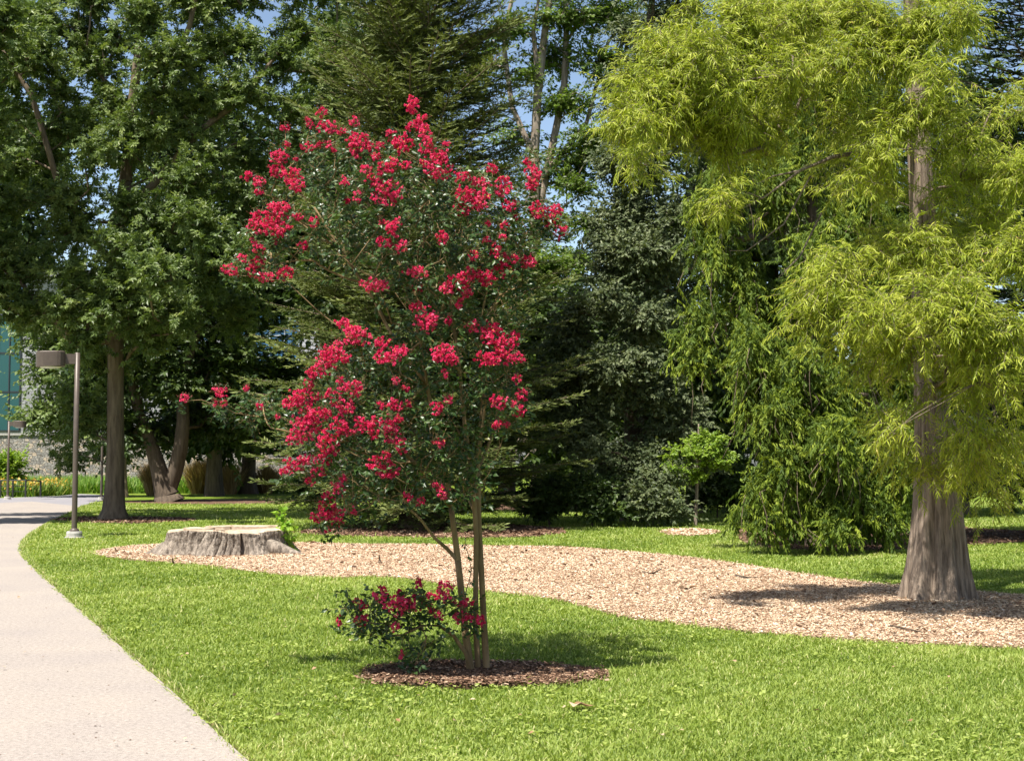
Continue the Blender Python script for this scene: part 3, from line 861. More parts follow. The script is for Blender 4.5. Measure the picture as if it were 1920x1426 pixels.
    cl = [(400 + a / 2.743, 160 + b / 2.743, c / 2.743, d / 2.743, 0) for a, b, c, d in z3] + \
         [(400 + a / 2.743, 600 + b / 2.743, c / 2.743, d / 2.743, 0) for a, b, c, d in z4] + \
         [(560 + a / 2.8235, 1000 + b / 2.8235, c / 2.8235, d / 2.8235, 1) for a, b, c, d in z7]
    def depth(x, y, low, r):
        if low: return -.42 + r * .22 + (.1 if x > 840 else 0)
        cx, cy, a, b_ = (740, 420, 350, 300) if y < 590 else (770, 760, 300, 300)
        e = max(0, 1 - ((x - cx) / a) ** 2 - ((y - cy) / b_) ** 2)
        return -sqrt(e) * 1.0 * (.75 + .3 * r) - .12 + (r - .5) * .2
    C = []
    for (x, y, a, b_, low) in cl:
        dz = depth(x, y, low, random.random())
        DD = D0 + dz
        C.append((P(x, y, DD), a / F * DD, b_ / F * DD, low, x, y))
    # foliage regions
    fb = [(620, 290, 100, 60, 0, .8), (740, 340, 120, 90, 0, 1), (900, 410, 110, 90, 0, 1), (985, 410, 60, 70, 0, .8), (560, 370, 80, 70, 0, .8), (640, 430, 120, 70, 0, 1), (780, 450, 130, 90, 0, 1.2), (900, 520, 110, 80, 0, 1.1), (515, 430, 50, 55, 0, .7), (480, 495, 70, 25, 0, .5), (790, 560, 90, 60, 0, 1), (940, 600, 50, 60, 0, 1), (1000, 335, 20, 40, 0, .7), (1040, 415, 20, 35, 0, .6),
          (740, 650, 80, 45, 0, 1), (850, 680, 110, 70, 0, 1), (935, 690, 45, 70, 0, 1), (680, 720, 90, 60, 0, .9), (610, 770, 70, 60, 0, .8), (950, 770, 35, 45, 0, .8), (860, 780, 60, 60, 0, .8), (760, 820, 90, 60, 0, 1), (700, 850, 80, 50, 0, 1), (760, 900, 90, 40, 0, 1), (820, 870, 70, 50, 0, 1), (895, 890, 45, 60, 0, 1.2), (680, 950, 45, 30, 0, .8), (660, 890, 40, 50, 0, .8), (440, 765, 70, 18, 0, .8), (505, 790, 50, 35, 0, 1), (470, 745, 40, 12, 0, .6),
          (680, 1140, 42, 28, 1, 1.6), (740, 1145, 50, 32, 1, 1.6), (790, 1125, 45, 30, 1, 1.5), (850, 1130, 38, 26, 1, 1.3), (710, 1172, 50, 16, 1, 1.5), (800, 1205, 18, 20, 1, 1.5), (785, 1238, 28, 20, 1, 1.3)]
    tg, out = [], []
    for (x, y, a, b_, low, w_) in fb:
        n = int(a * b_ * w_ * (.0070 if not low else .0036)) + 2
        for _ in range(n):
            r_ = sqrt(random.random()); ph = random.random() * 2 * pi
            xx, yy = x + a * r_ * cos(ph), y + b_ * r_ * sin(ph)
            if low: dz = -.18 + random.uniform(-.2, .2)
            else:
                e = depth(xx, yy, 0, 1)
                dz = random.uniform(e, -e * .9 + .25)
            tg.append(P(xx, yy, D0 + dz)); out.append(unit(np.array([(xx - 800) / 300, dz, .5])))
    tg = np.array(tg); out = np.array(out)
    lowmask = tg[:, 2] < .95
    nC = len(C)
    tc = np.array([c[0] - np.array([0, 0, c[2] * .8]) for c in C]); lc = np.array([c[3] for c in C], bool)
    # low branch grows only its own foliage
    tipC = np.zeros((nC, 3)); dirC = np.zeros((nC, 3)); tipT = np.zeros_like(tg)
    for low in (False, True):
        sub = Skel(); keep = [i for i in range(len(sk.p)) if (sk.stem[i] == 3) == low]
        remap = {i: k for k, i in enumerate(keep)}
        sub.p = [sk.p[i] for i in keep]; sub.par = [remap.get(sk.par[i], -1) for i in keep]; sub.rad = [sk.rad[i] for i in keep]; sub.stem = [sk.stem[i] for i in keep]
        mt, mc = (lowmask == low), (lc == low)
        T = np.vstack([tg[mt], tc[mc]])
        tips, dirs = sub.grow(T, zpen=1.6 if not low else .5, step=.12, sag=-.03, jit=.05, zmin=1.05 if not low else .3, slope=.5 if not low else 0)
        k = mt.sum()
        tipT[mt] = tips[:k]; tipC[mc] = tips[k:]; dirC[mc] = dirs[k:]
        for sid, bf in sorted(sub.tubes(.0022, .5, 6, trunk_sides=12, rmax=.02, flute=flare(.12, 4, .10, seed=3, rough=.035)).items()):
            bf.build('stem', M['bark_crape'], root, True)
    fol = Buf(); wood = Buf()
    tp, td = sprays(tipT, out, 3, .07, .8, .5, .0)
    twigs(fol, tp, td, .16, 7, LEAF, .056, .25, .8, .6, wood=wood, wr=.0018)
    tp, td = sprays(tipC, np.tile([0, 0, .6], (nC, 1)), 3, .04, .6, .4, .0)
    twigs(fol, tp - (0, 0, .03), td, .10, 5, LEAF, .05, .3, .9, .6)
    # leafy knots low on the stems + thin sucker between the stems
    s0 = [P(878 + 6 * sin(k * 1.3), 1200 - k * 22, D0 - .15) for k in range(10)]
    suck = Buf(); suck.tube(s0, np.linspace(.006, .002, 10), 5)
    sp = np.array(s0)[2:]
    twigs(fol, sp + rng.normal(0, .01, sp.shape), unit(rng.normal(0, 1, sp.shape) * (1, .4, .3)), .04, 3, LEAF, .045, .3)
    suck.build('sucker', M['bark_crape'], root, True)
    wood.build('twig', M['bark_crape'], root)
    o = fol.build('foliage', M['crape'], root)
    # flower clusters: crinkled petals packed into small florets
    order = sorted(range(nC), key=lambda i: -C[i][1] * C[i][2])
    small = Buf(); buds = Buf()
    for rank, i in enumerate(order):
        c, rx_, rz, low, x, y = C[i]
        buf = Buf() if rank < 100 else small
        ry_ = (rx_ + rz) / 2
        rx_ *= 1.15; rz *= 1.15
        nfl = max(7, int(8200 * (rx_ * rz)) + 5)
        u = unit(rng.normal(0, 1, (nfl, 3))); u[:, 1] = np.where(rng.random(nfl) < .5, -np.abs(u[:, 1]), u[:, 1])
        lump = 1 + .22 * np.sin(5 * u[:, 0] + i) * np.cos(4 * u[:, 2] + i * 2)
        rr = rng.uniform(.55, 1.05, nfl) * lump
        cen = c + u * rr[:, None] * (rx_, ry_, rz)
        kp = 13
        O = np.repeat(cen, kp, 0); n = len(O)
        d = unit(rng.normal(0, 1, (n, 3)) + np.repeat(u, kp, 0) * .5)
        X, Y, Z = frames(d, rng.normal(0, 1, (n, 3)))
        T = np.array([(-.12, .05, 0), (.12, .05, 0), (.5, .65, .15), (-.45, .6, -.1), (.25, 1.05, -.1), (-.3, 1.0, .16)])
        vv = np.clip(np.repeat(rng.normal(.5 + .14 * sin(i * 2.4), .15, nfl), kp) + rng.normal(0, .2, n), 0, .94)
        vv[rng.random(n) < .02] = 1
        buf.emit(T, [(0, 1, 2, 3), (3, 2, 4, 5)], O, X, Y, Z, rng.uniform(.0085, .0150, n), vv)
        for e in cen[::2] if rank < 100 else []: buf.tube([c, e], [.0016, .0012], 3, False)
        if rank < 100: buf.build('flower_cluster', M['petal'], root)
        # buds standing out of the cluster
        nb = 10 if not low else 5
        if x < 640 or rank > 100: nb += 14
        u = unit(rng.normal(0, 1, (nb, 3)) + (0, -.2, .5)); bp = c + u * np.array([rx_, ry_, rz]) * rng.uniform(1.0, 1.35, (nb, 1)) + u * .012
        X, Y, Z = frames(u, rng.normal(0, 1, (nb, 3)))
        buds.emit(np.array([(0, -.5, 0), (.5, 0, 0), (0, .5, 0), (-.5, 0, 0), (0, 0, .5), (0, 0, -.5)]), [(0, 4, 2, 5), (1, 4, 3, 5), (0, 1, 2, 3)], bp, X, Y, Z, np.full(nb, .010), rng.random(nb))
        for e in bp[::2]:
            buds.tube([c + (e - c) * .3, e], [.0012, .0009], 3, False)
    o = small.build('small_flower_cluster', M['petal'], root); o['kind'] = 'stuff'
    o = buds.build('flower_buds', M['bud'], root); o['kind'] = 'stuff'
crape()

# ================================================================== BALD CYPRESS at right
def cypress():
    D = G(1755, 1126)[1]
    loc = np.array([G(1755, 1126)[0], D, 0])
    root = thing('bald_cypress', 'big feathery yellow-green conifer with flared fluted grey trunk, standing in the tan mulch at right', 'tree', loc)
    sk = Skel()
    L = [(1756, 1130, 67), (1756, 1105, 60), (1757, 1060, 52), (1757, 1000, 46), (1756, 940, 41), (1752, 870, 35), (1748, 780, 31), (1743, 680, 28.5), (1738, 580, 27), (1734, 480, 25), (1729, 380, 23), (1722, 250, 21), (1715, 100, 18), (1705, -100, 14), (1700, -350, 9), (1698, -550, 3)]
    pts = [P(a[0], a[1], D) for a in L]; pts[0][2] = -.04
    def fl(t, ph, p):
        h = p[:, 2][:, None]; e = np.exp(-np.maximum(h, 0) / 1.1)
        r = 1 + (.13 * e + .02) * np.sin(6 * ph[None] + .6 + .25 * h) + (.07 * e + .02) * np.sin(13 * ph[None] + 1.3 - .2 * h) + .022 * np.sin(27 * ph[None] + h * .8) + .015 * np.sin(41 * ph[None] - h)
        g = np.exp(-((np.mod(ph[None] - FOLD + pi, 2 * pi) - pi) / .10) ** 2)
        return r - .14 * g * np.exp(-h / 1.6)
    FOLD = 5.3
    sk.line(pts, [a[2] / F * D for a in L], step=.10)
    blobs = [  # px, py, rx, ry, depth offset, weight
        (1230, 130, 90, 130, -1.4, 1), (1330, 70, 110, 90, -1.2, 1), (1175, 260, 55, 90, -2.0, 1.2), (1300, 250, 130, 110, -1.8, 1.0),
        (1400, 130, 120, 130, -1.4, .8), (1520, 60, 150, 110, -1.0, .9), (1340, 380, 60, 60, -2.0, .9), (1480, 230, 110, 90, -1.0, .8),
        (1620, 170, 130, 140, -1.3, 1), (1750, 90, 110, 120, -1.6, 1), (1720, 260, 110, 90, -1.6, .9), (1640, 330, 60, 60, -1.2, .7),
        (1850, 330, 110, 120, -1.2, 1), (1880, 190, 80, 60, -.6, .6), (1800, 450, 100, 90, -1.2, 1.1), (1690, 480, 80, 60, -1.6, .9), (1580, 540, 110, 60, -2.4, 1.1), (1700, 590, 120, 80, -2.8, 1.1), (1830, 600, 120, 100, -2.8, 1.1),
        (1560, 620, 75, 45, -2.4, 1.0), (1650, 700, 90, 50, -2.0, .8), (1800, 720, 90, 70, -2.4, 1), (1890, 740, 80, 60, -3.2, .6), (1740, 810, 110, 60, -1.8, .9), (1840, 850, 100, 60, -2.2, 1.0), (1700, 880, 70, 45, -1.4, .8), (1870, 930, 50, 60, -1.2, .6), (1790, 910, 60, 35, -1.4, .6),
        (2050, 300, 150, 300, 0, .5), (2050, 700, 150, 200, 0, .5), (1720, -160, 330, 160, .6, .45), (1700, -380, 180, 160, .4, .4), (1750, 400, 260, 260, 1.6, .30), (1800, 100, 250, 160, 1.6, .3), (1500, 30, 160, 140, .6, .35)]
    pt, out = blob_points(split_blobs(blobs, 6, .42, .85, 3, .35, 58) + [(1735, 470, 50, 45, -1.8, 1), (1700, 650, 50, 35, -2, .9), (1770, 660, 45, 35, -2, .9), (1730, 230, 60, 50, -1.6, 1), (1740, 880, 50, 35, -1.3, 1), (1900, 480, 50, 60, -2.5, 1), (1890, 640, 50, 60, -3, 1), (1230, 200, 60, 70, -1.8, 1), (1400, 60, 70, 50, -1.3, 1), (1620, 60, 80, 60, -1.2, 1)], D, 1550, .35, .3)
    out[:, 2] *= .4
    tips, dirs = sk.grow(pt, zpen=.35, step=.35, sag=.05, zmin=2.4, slope=-.15)
    # a bare dead limb at left
    wood = sk.tubes(.0036, .46, 6, trunk_sides=96, flute=fl, rmax=.045)[0]
    for pl, r0 in (([(1640, 280, -.6), (1560, 295, -.9), (1500, 320, -1.2), (1440, 365, -1.4), (1390, 392, -1.5)], .028), ([(1500, 320, -1.2), (1450, 330, -1.3), (1420, 345, -1.4)], .012), ([(1460, 350, -1.3), (1430, 372, -1.5), (1400, 360, -1.5)], .01), ([(1540, 400, -.6), (1500, 480, -1.0), (1460, 520, -1.2)], .014), ([(1520, 330, -.9), (1470, 420, -1.1), (1400, 470, -1.3), (1370, 470, -1.4)], .012)):
        q = [P(a, b_, D + c) for a, b_, c in pl]
        wood.tube(q, np.linspace(r0, .004, len(q)), 7)
    fol = Buf()
    out2 = out * .6 + dirs * .6
    tp, td = sprays(tips, out2, 13, .16, .95, .6, .5)
    near_trunk = (np.abs(tp[:, 0] / tp[:, 1] * D - loc[0] + .10) < .25) & (tp[:, 1] < D + .2) & (((tp[:, 2] > .9) & (tp[:, 2] < 3.5)) | ((tp[:, 2] > 4.4) & (tp[:, 2] < 5.2))) & (rng.random(len(tp)) < .6)
    tp, td = tp[~near_trunk], td[~near_trunk]
    twigs(fol, tp, td, .22, 14, STRIP, .088, .5, .95, .8, wood=wood, wr=.0028, var_tw=.5)
    wood.build('trunk', M['bark_cypress'], root, True)
    fol.build('crown', M['cypress'], root)
cypress()

# ================================================================== CONIFERS WITH WHORLED BRANCHES
def spruce(name, label, base_px, D, top_z, trunk_r, prof, zlow, levels, per, mat, bark, needle=.14, sgap=.11, angle=None, group=None, side_px=None, seed=1, tilt=None, skip=None, dens=1.0):
    """prof(f) -> branch length at height fraction f; angle(f) -> rise of the branch in radians"""
    global rng
    r = np.random.default_rng(seed)
    loc = np.array([P(base_px, 900, D)[0], D, 0.0])
    root = thing(name, label, 'tree', loc, group)
    wood = Buf(); fol = Buf()
    zz = np.linspace(0, top_z, 30)
    pts = np.stack([loc[0] + .05 * np.sin(zz * .4), np.full(30, D), zz - .05], 1)
    wood.tube(pts, trunk_r * (1 - zz / top_z * .94), 20, True, flare(.8, 5, .45, seed=seed, rough=.03))
    TP, TD, TL = [], [], []
    for lv in range(levels):
        f = (lv + r.random() * .8) / levels
        z = zlow + (top_z - zlow) * f
        Lb = prof(f)
        if Lb < .15: continue
        a0 = r.uniform(0, 2 * pi)
        for j in range(per):
            az = a0 + j * 2 * pi / per + r.normal(0, .25)
            L = Lb * r.uniform(.7, 1.12)
            if skip and skip(az, z, r): continue
            an = angle(f) + r.normal(0, .08)
            n = max(5, int(L / .3)); s = np.linspace(0, 1, n)
            hx = L * s * cos(an); hz = L * (sin(an) * s + .10 * s ** 2.2 * (1 if an > -.1 else 1.6))
            wv_ = r.normal(0, .04) * L * np.sin(pi * s)
            d = np.array([cos(az), sin(az)]); e = np.array([-d[1], d[0]])
            bp = np.stack([loc[0] + d[0] * hx + e[0] * wv_, D + d[1] * hx + e[1] * wv_, z + hz], 1)
            wood.tube(bp, np.linspace(max(.012, L * .013), .005, n), 5)
            # branchlets, both sides, in a slightly drooping plane
            nb = int(L / sgap * dens)
            t = .12 + .88 * (np.arange(nb) + r.random(nb) * .8) / nb
            sg = np.where(np.arange(nb) % 2, 1, -1)
            bl = (.34 * L * (1 - t) ** .8 + .16) * r.uniform(.6, 1.15, nb)
            idx = t * (n - 1); i0 = np.minimum(idx.astype(int), n - 2); fr = (idx - i0)[:, None]
            O = bp[i0] * (1 - fr) + bp[i0 + 1] * fr
            tdir = unit(bp[i0 + 1] - bp[i0])
            sd = np.stack([e[0] * sg, e[1] * sg, r.normal(-.15, .22, nb)], 1)
            bd = unit(tdir * .75 + sd * .85)
            for q in range(nb):
                ns = max(2, int(bl[q] / (needle * .34)))
                u = (np.arange(ns) + .6) / ns
                sp = O[q] + bd[q] * (bl[q] * u)[:, None] + np.array([0, 0, -.08]) * (bl[q] * u ** 2)[:, None]
                for s2 in (-1, 1):
                    sdv = np.cross(bd[q], [0, 0, 1.0]) * s2
                    dn = unit(bd[q] * .8 + sdv * .75 + r.normal(0, .22, (ns, 3)) + (0, 0, .22))
                    TP.append(sp); TD.append(dn)
            TP.append(O + bd * bl[:, None]); TD.append(bd + (0, 0, .15))
            if L > 1.2: 
                for q in range(0, nb, 2): wood.tube([O[q], O[q] + bd[q] * bl[q] * .9], [.006, .003], 3, False)
    TP = np.vstack(TP); TD = unit(np.vstack(TD)); n = len(TP)
    X, Y, Z = frames(TD, LIGHTWARD + r.normal(0, .5, (n, 3)))
    ang = TP[:, 2] * 3 + TP[:, 0] * 2
    fol.emit(NEEDLE[0] * (.95, 1, 1), NEEDLE[1], TP, X, Y, Z, needle * r.uniform(.7, 1.25, n), np.clip(r.normal(.5, .2, n) + .12 * np.sin(ang), 0, 1))
    wood.build('trunk', bark, root, True)
    fol.build('crown', mat, root)
    return root

spruce('spruce', 'large olive-green spruce directly behind the red flowering tree, trunk rising from brown mulch', 790, G(790, 990)[1], 22.0, .36,
       lambda f: 4.6 * (1 - f) ** .62 * (1.0 if f > .12 else .85 + f), .6, 72, 8, M['spruce'], M['bark_grey'], needle=.13, sgap=.11,
       angle=lambda f: -.18 + .95 * f ** .9, seed=11)
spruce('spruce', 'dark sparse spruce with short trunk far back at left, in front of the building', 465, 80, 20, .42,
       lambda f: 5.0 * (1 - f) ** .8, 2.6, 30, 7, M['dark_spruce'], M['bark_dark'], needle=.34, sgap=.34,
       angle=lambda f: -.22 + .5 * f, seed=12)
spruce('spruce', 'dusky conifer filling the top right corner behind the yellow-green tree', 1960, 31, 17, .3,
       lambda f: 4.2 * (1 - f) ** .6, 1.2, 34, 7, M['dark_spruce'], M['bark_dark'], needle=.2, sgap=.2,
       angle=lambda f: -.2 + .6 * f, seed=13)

# ================================================================== WEEPING CONIFER
def weeping():
    D = 27.6
    loc = np.array([P(1530, 1030, D)[0], D, 0])
    root = thing('weeping_conifer', 'dark green weeping conifer drooping to the grass, left of the grey flared trunk', 'tree', loc)
    sk = Skel()
    L = [(1530, 1030, 22), (1530, 900, 18), (1528, 700, 15), (1525, 500, 12), (1522, 300, 9), (1520, 100, 5)]
    sk.line([P(a, b_, D + .6) for a, b_, c in L], [c / F * D for a, b_, c in L], step=.3)
    blobs = [(1325, 380, 65, 70, -.3, 1), (1320, 500, 60, 60, -.6, 1), (1320, 610, 50, 45, -.9, 1), (1310, 690, 55, 30, -1.1, 1.2), (1420, 380, 110, 130, .0, 1), (1450, 560, 120, 120, -.4, 1.1), (1420, 660, 90, 70, -1.2, 1.2), (1435, 760, 68, 70, -1.6, 1.3),
             (1458, 850, 66, 70, -1.9, 1.3), (1450, 940, 65, 60, -2.2, 1.3), (1440, 1000, 60, 28, -2.3, 1.3), (1530, 780, 110, 110, -1.3, 1.2), (1540, 900, 110, 90, -1.9, 1.2), (1550, 990, 110, 40, -2.2, 1.3), (1640, 900, 90, 110, -1.6, 1.1), (1650, 1000, 70, 35, -1.8, 1.2), (1640, 700, 110, 120, -.6, .9),
             (1560, 300, 120, 160, .6, .8), (1600, 480, 140, 120, .2, .9), (1700, 880, 60, 120, -.3, .8), (1520, 120, 80, 120, .6, .6), (1550, 700, 200, 300, 1.6, .25), (1270, 660, 25, 16, -1.0, 1.2)]
    pt, out = blob_points(split_blobs(blobs, 5, .44, 1.2, 8, .35) + [(1500, 960, 60, 60, -2.0, 1.2), (1570, 950, 60, 60, -2.0, 1.2), (1640, 960, 60, 60, -1.8, 1.2), (1690, 950, 50, 60, -1.2, 1), (1560, 1000, 90, 28, -1.9, 1.0), (1400, 990, 35, 28, -1.6, 1), (1500, 860, 60, 60, -1.8, 1), (1600, 850, 60, 60, -1.5, 1)], D, 1650, .4, .35)
    ok = pt[:, 2] > .1; pt = pt[ok]; out = out[ok]
    tips, dirs = sk.grow(pt, zpen=.3, step=.5, sag=.08, zmin=.6, slope=-.3)
    wood = sk.tubes(.006, .45, 5, rmax=.06)[0]
    fol = Buf()
    out[:, 2] *= .2
    out[:, 2] = -.2
    tp, td = sprays(tips, out + (0, -.1, 0), 8, .15, 1.2, .55, .75)
    ok = tp[:, 2] > .04
    tp, td = tp[ok], td[ok]
    twigs(fol, tp, td, .55, 24, (NEEDLE[0] * (1.0, 1, 1), NEEDLE[1]), .092, .65, .7, .9, wood=None, var_tw=.75)
    # brown inner strands that show between the sprays
    m = rng.choice(len(tips), 420, False)
    for i in m:
        a = tips[i]; l = rng.uniform(.4, 1.0)
        if a[2] - l < .1: continue
        wood.tube([a, a + (rng.normal(0, .08), -.1, -l * .5), a + (rng.normal(0, .1), -.12, -l)], [.009, .007, .003], 4)
    wood.build('trunk', M['bark_grey'], root, True)
    fol.build('crown', M['weeping'], root)
weeping()

# ================================================================== BROADLEAF TREES
def maple_blobs():
    r = np.random.default_rng(5); out = []
    tries = 0
    while len(out) < 62 and tries < 4000:
        tries += 1
        x, y = r.uniform(-20, 650), r.uniform(-30, 590)
        if y > 330 and x > 470 + r.uniform(-30, 30): continue
        if y > 520 and x > 330: continue
        if any((x - o[0]) ** 2 + ((y - o[1]) * 1.15) ** 2 < 66 ** 2 for o in out): continue
        q = r.uniform(.75, 1.25)
        dz = 1.6 - 4.6 * min(1, max(0, y + 40) / 520) * (1 - .5 * abs(x - 250) / 400) + r.normal(0, .9)
        out.append((x, y, 52 * q, 42 * q, dz, 1))
    return out
broad_tree('maple', 'tall broad tree with straight grey-brown trunk right of the near lamp post, grey-green crown', (215, 974), None,
    [(213, 976, 26), (214, 955, 19), (215, 900, 16.5), (217, 800, 15.5), (217, 700, 15), (216, 600, 14.5), (215, 500, 13.5), (222, 420, 13), (236, 340, 11.5), (246, 220, 10), (262, 80, 8), (280, -100, 6), (285, -350, 3)],
    maple_blobs() + [(180, 575, 40, 50, -2.6, 1.2), (255, 610, 38, 42, -2.0, 1.2), (225, 530, 45, 40, -2.6, 1.2), (150, 640, 36, 36, -2.2, 1), (290, 640, 40, 32, -1.2, 1), (262, 30, 50, 45, -.8, 1), (350, 0, 50, 40, -.8, 1), (60, 110, 50, 60, -1.2, 1), (310, 110, 60, 45, -1.5, 1), (-20, 80, 110, 90, 2, .5), (300, -110, 230, 90, 2.5, .35), (300, -260, 160, 80, 3.5, .25), (-120, 400, 120, 150, 1, .4), (300, 250, 260, 200, 4, .10), (150, 780, 50, 70, .5, .8), (130, 860, 34, 30, .5, 1.0), (200, 680, 60, 50, .4, .6), (450, 600, 80, 60, 1, .5), (280, 590, 100, 50, 1, .7)],
    1650, 8, .34, .40, 8, PALM, .18, M['maple'], M['bark_grey'],
    stems=[[(216, 640, 7), (150, 640, 6, -.6), (95, 600, 5, -1.0), (40, 530, 4, -1.3), (0, 480, 3, -1.3)], [(217, 630, 7), (255, 590, 6, .3), (320, 555, 5.5, .6), (400, 500, 4, 1), (470, 450, 2.5, 1)],
           [(222, 420, 8), (310, 320, 7, -.4), (380, 240, 6, -.6), (450, 190, 5, -.6), (530, 90, 3, -.6)], [(236, 340, 7), (310, 160, 6, -.8), (355, 50, 5, -1), (380, -60, 3, -1)],
           [(216, 500, 7), (120, 380, 6, -1), (60, 180, 5, -1.5), (0, 90, 4, -1.6), (-60, 20, 3, -1.6)]],
    flat=.85, front=.25, shell=.35, upj=.65, wood_twigs=False)
broad_tree('leaning_tree', 'dark tree forking into two leaning stems close to the ground, in the shade at left', (318, 941), None,
    [(318, 942, 26), (308, 915, 19), (298, 880, 15), (282, 830, 12), (262, 780, 10), (245, 700, 9), (240, 600, 6)],
    [(250, 640, 90, 80, 0, 1), (370, 560, 110, 110, 1, 1), (330, 440, 130, 110, 1, .8), (460, 520, 90, 110, 2, .8), (420, 680, 90, 60, 1, .7), (330, 720, 80, 50, 0, .6), (540, 420, 100, 120, 2, .8), (400, 780, 80, 45, 2, 1.2), (290, 820, 50, 35, 2, 1.0), (470, 790, 60, 50, 3, 1.2), (540, 720, 60, 60, 3, 1), (220, 800, 60, 50, 0, .8), (180, 720, 60, 60, 0, .9), (400, 300, 200, 150, 3, .6), (520, 580, 60, 60, 3, .4), (640, 430, 80, 120, 2, .7)],
    1500, 9, .65, .6, 7, BLADE4, .27, M['dark_broad'], M['bark_dark'],
    fl=flare(.25, 5, .5, seed=4), stems=[[(316, 932, 10), (320, 912, 13), (328, 885, 14), (338, 840, 13.5), (344, 790, 12), (342, 740, 10), (352, 680, 8), (372, 620, 6), (392, 540, 4)]], wood_twigs=False, zmin=3)
broad_tree('shade_tree', 'sunlit yellowish tree behind the near lamp post in front of the stone wall', (234, 932), None,
    [(234, 932, 7), (233, 900, 5), (231, 800, 4.5), (225, 700, 4), (200, 620, 3)],
    [(110, 700, 60, 60, 0, 1), (170, 650, 80, 70, 0, 1), (90, 780, 45, 45, -1, 1), (140, 800, 50, 40, 0, .8), (210, 740, 70, 70, 1, 1), (100, 620, 80, 60, 0, .8), (210, 850, 45, 30, 1, 1)],
    360, 8, .7, .6, 7, BLADE4, .27, M['maple'], M['bark_grey'], wood_twigs=False, zmin=3, outw=.9)
broad_tree('locust', 'tall airy tree with pale forked upper trunks and feathery bright leaves against the sky', (1010, 950), None,
    [(1012, 951, 16), (1010, 880, 12), (1006, 700, 11), (1003, 500, 10.5), (1002, 380, 10), (1002, 290, 9), (1008, 180, 8), (1018, 90, 7), (1030, 0, 6), (1045, -120, 5), (1060, -260, 3)],
    [(960, 60, 60, 50, 0, .8), (1060, 40, 80, 60, 0, 1), (1130, 120, 70, 50, 0, 1), (1060, 200, 80, 40, 0, 1), (1000, 150, 50, 40, 0, .6), (1110, 260, 70, 45, -1, 1), (1070, 330, 60, 40, 0, 1), (1090, 490, 50, 35, -1, 1.2), (1100, 420, 35, 40, -1, 1.2), (1085, 360, 40, 30, -1, 1), (1050, 410, 35, 40, 0, .8), (960, 260, 50, 50, 1, .7), (1020, 520, 90, 70, -3, 1.3), (990, 620, 90, 60, -3, 1.3), (1040, 690, 90, 60, -3, 1.2), (950, 560, 60, 60, -2, 1), (1090, 300, 60, 50, 0, 1), (1040, 120, 70, 60, 1, .8), (1150, 30, 80, 60, 1, 1), (1060, -120, 150, 90, 0, .5), (1130, 600, 60, 60, 1, 1), (1050, 760, 60, 80, 1, .8), (950, 880, 40, 40, 2, .8), (1170, 220, 50, 80, 2, .8), (900, 120, 70, 80, 3, .7)],
    760, 9, .42, .5, 9, BLADE4, .17, M['locust'], M['bark_pale'],
    stems=[[(1003, 420, 8), (1030, 300, 7.5, .3), (1045, 230, 7, .4), (1058, 160, 6.5, .5), (1062, 60, 5.5, .5), (1058, -30, 5, .5), (1050, -150, 3, .5)], [(1004, 300, 6), (960, 200, 5, .3), (945, 90, 4.5, .4), (955, 20, 4, .4), (975, -60, 3, .4)], [(1010, 160, 5), (1000, 60, 4), (1020, -60, 2)], [(1020, 330, 6), (1100, 230, 4, .5), (1140, 80, 3, .6)]],
    flat=.35, front=.1, shell=.35, wood_twigs=True, zmin=4, rtip=.02)
broad_tree('silver_leaved_tree', 'tall dense tree with greyish silver-green leaves between the airy tree and the weeping conifer', (1190, 978), None,
    [(1190, 978, 24), (1190, 900, 20), (1188, 700, 18), (1190, 500, 15), (1200, 300, 12), (1215, 100, 8), (1230, -100, 4)],
    split_blobs([(1235, 50, 85, 90, 0, 1), (1300, 120, 110, 110, 1, .9), (1200, 180, 75, 80, 0, 1), (1170, 330, 75, 80, -.5, 1.1), (1150, 440, 60, 60, -.7, 1), (1230, 380, 90, 90, -.5, 1), (1200, 500, 100, 70, -1.2, 1.2), (1150, 580, 90, 60, -1.5, 1.2), (1240, 600, 70, 70, -1.0, 1), (1130, 680, 100, 50, -1.8, 1.0), (1200, 740, 90, 60, -1.8, 1.0), (1270, 790, 60, 60, -1.2, 1.0), (1290, 860, 50, 50, -.6, 1.0),
     (1420, 160, 130, 160, 2, .7), (1480, 400, 120, 120, 2.5, .5), (1600, 200, 130, 180, 3, .5), (1230, -120, 150, 120, 0, .5), (1250, 500, 130, 300, 3, .3), (1060, 640, 60, 50, -1, .8), (1120, 780, 80, 50, -2, 1.1), (1150, 850, 80, 45, -2, 1.2), (1230, 890, 70, 40, -1.8, 1.1), (1190, 930, 80, 30, -1.8, 1.1), (1050, 730, 60, 50, -1.5, 1)], 5, .45, .8, 12, .6) + [(1190, 300, 60, 60, 0, 1), (1240, 260, 60, 60, 0, 1), (1180, 400, 60, 50, -.4, 1), (1230, 470, 60, 50, -.6, 1), (1150, 520, 50, 40, -1, 1)],
    3100, 9, .32, .34, 8, LEAF, .13, M['silver'], M['bark_dark'], flat=.75, front=.3, wood_twigs=False, depth_ratio=1.0)

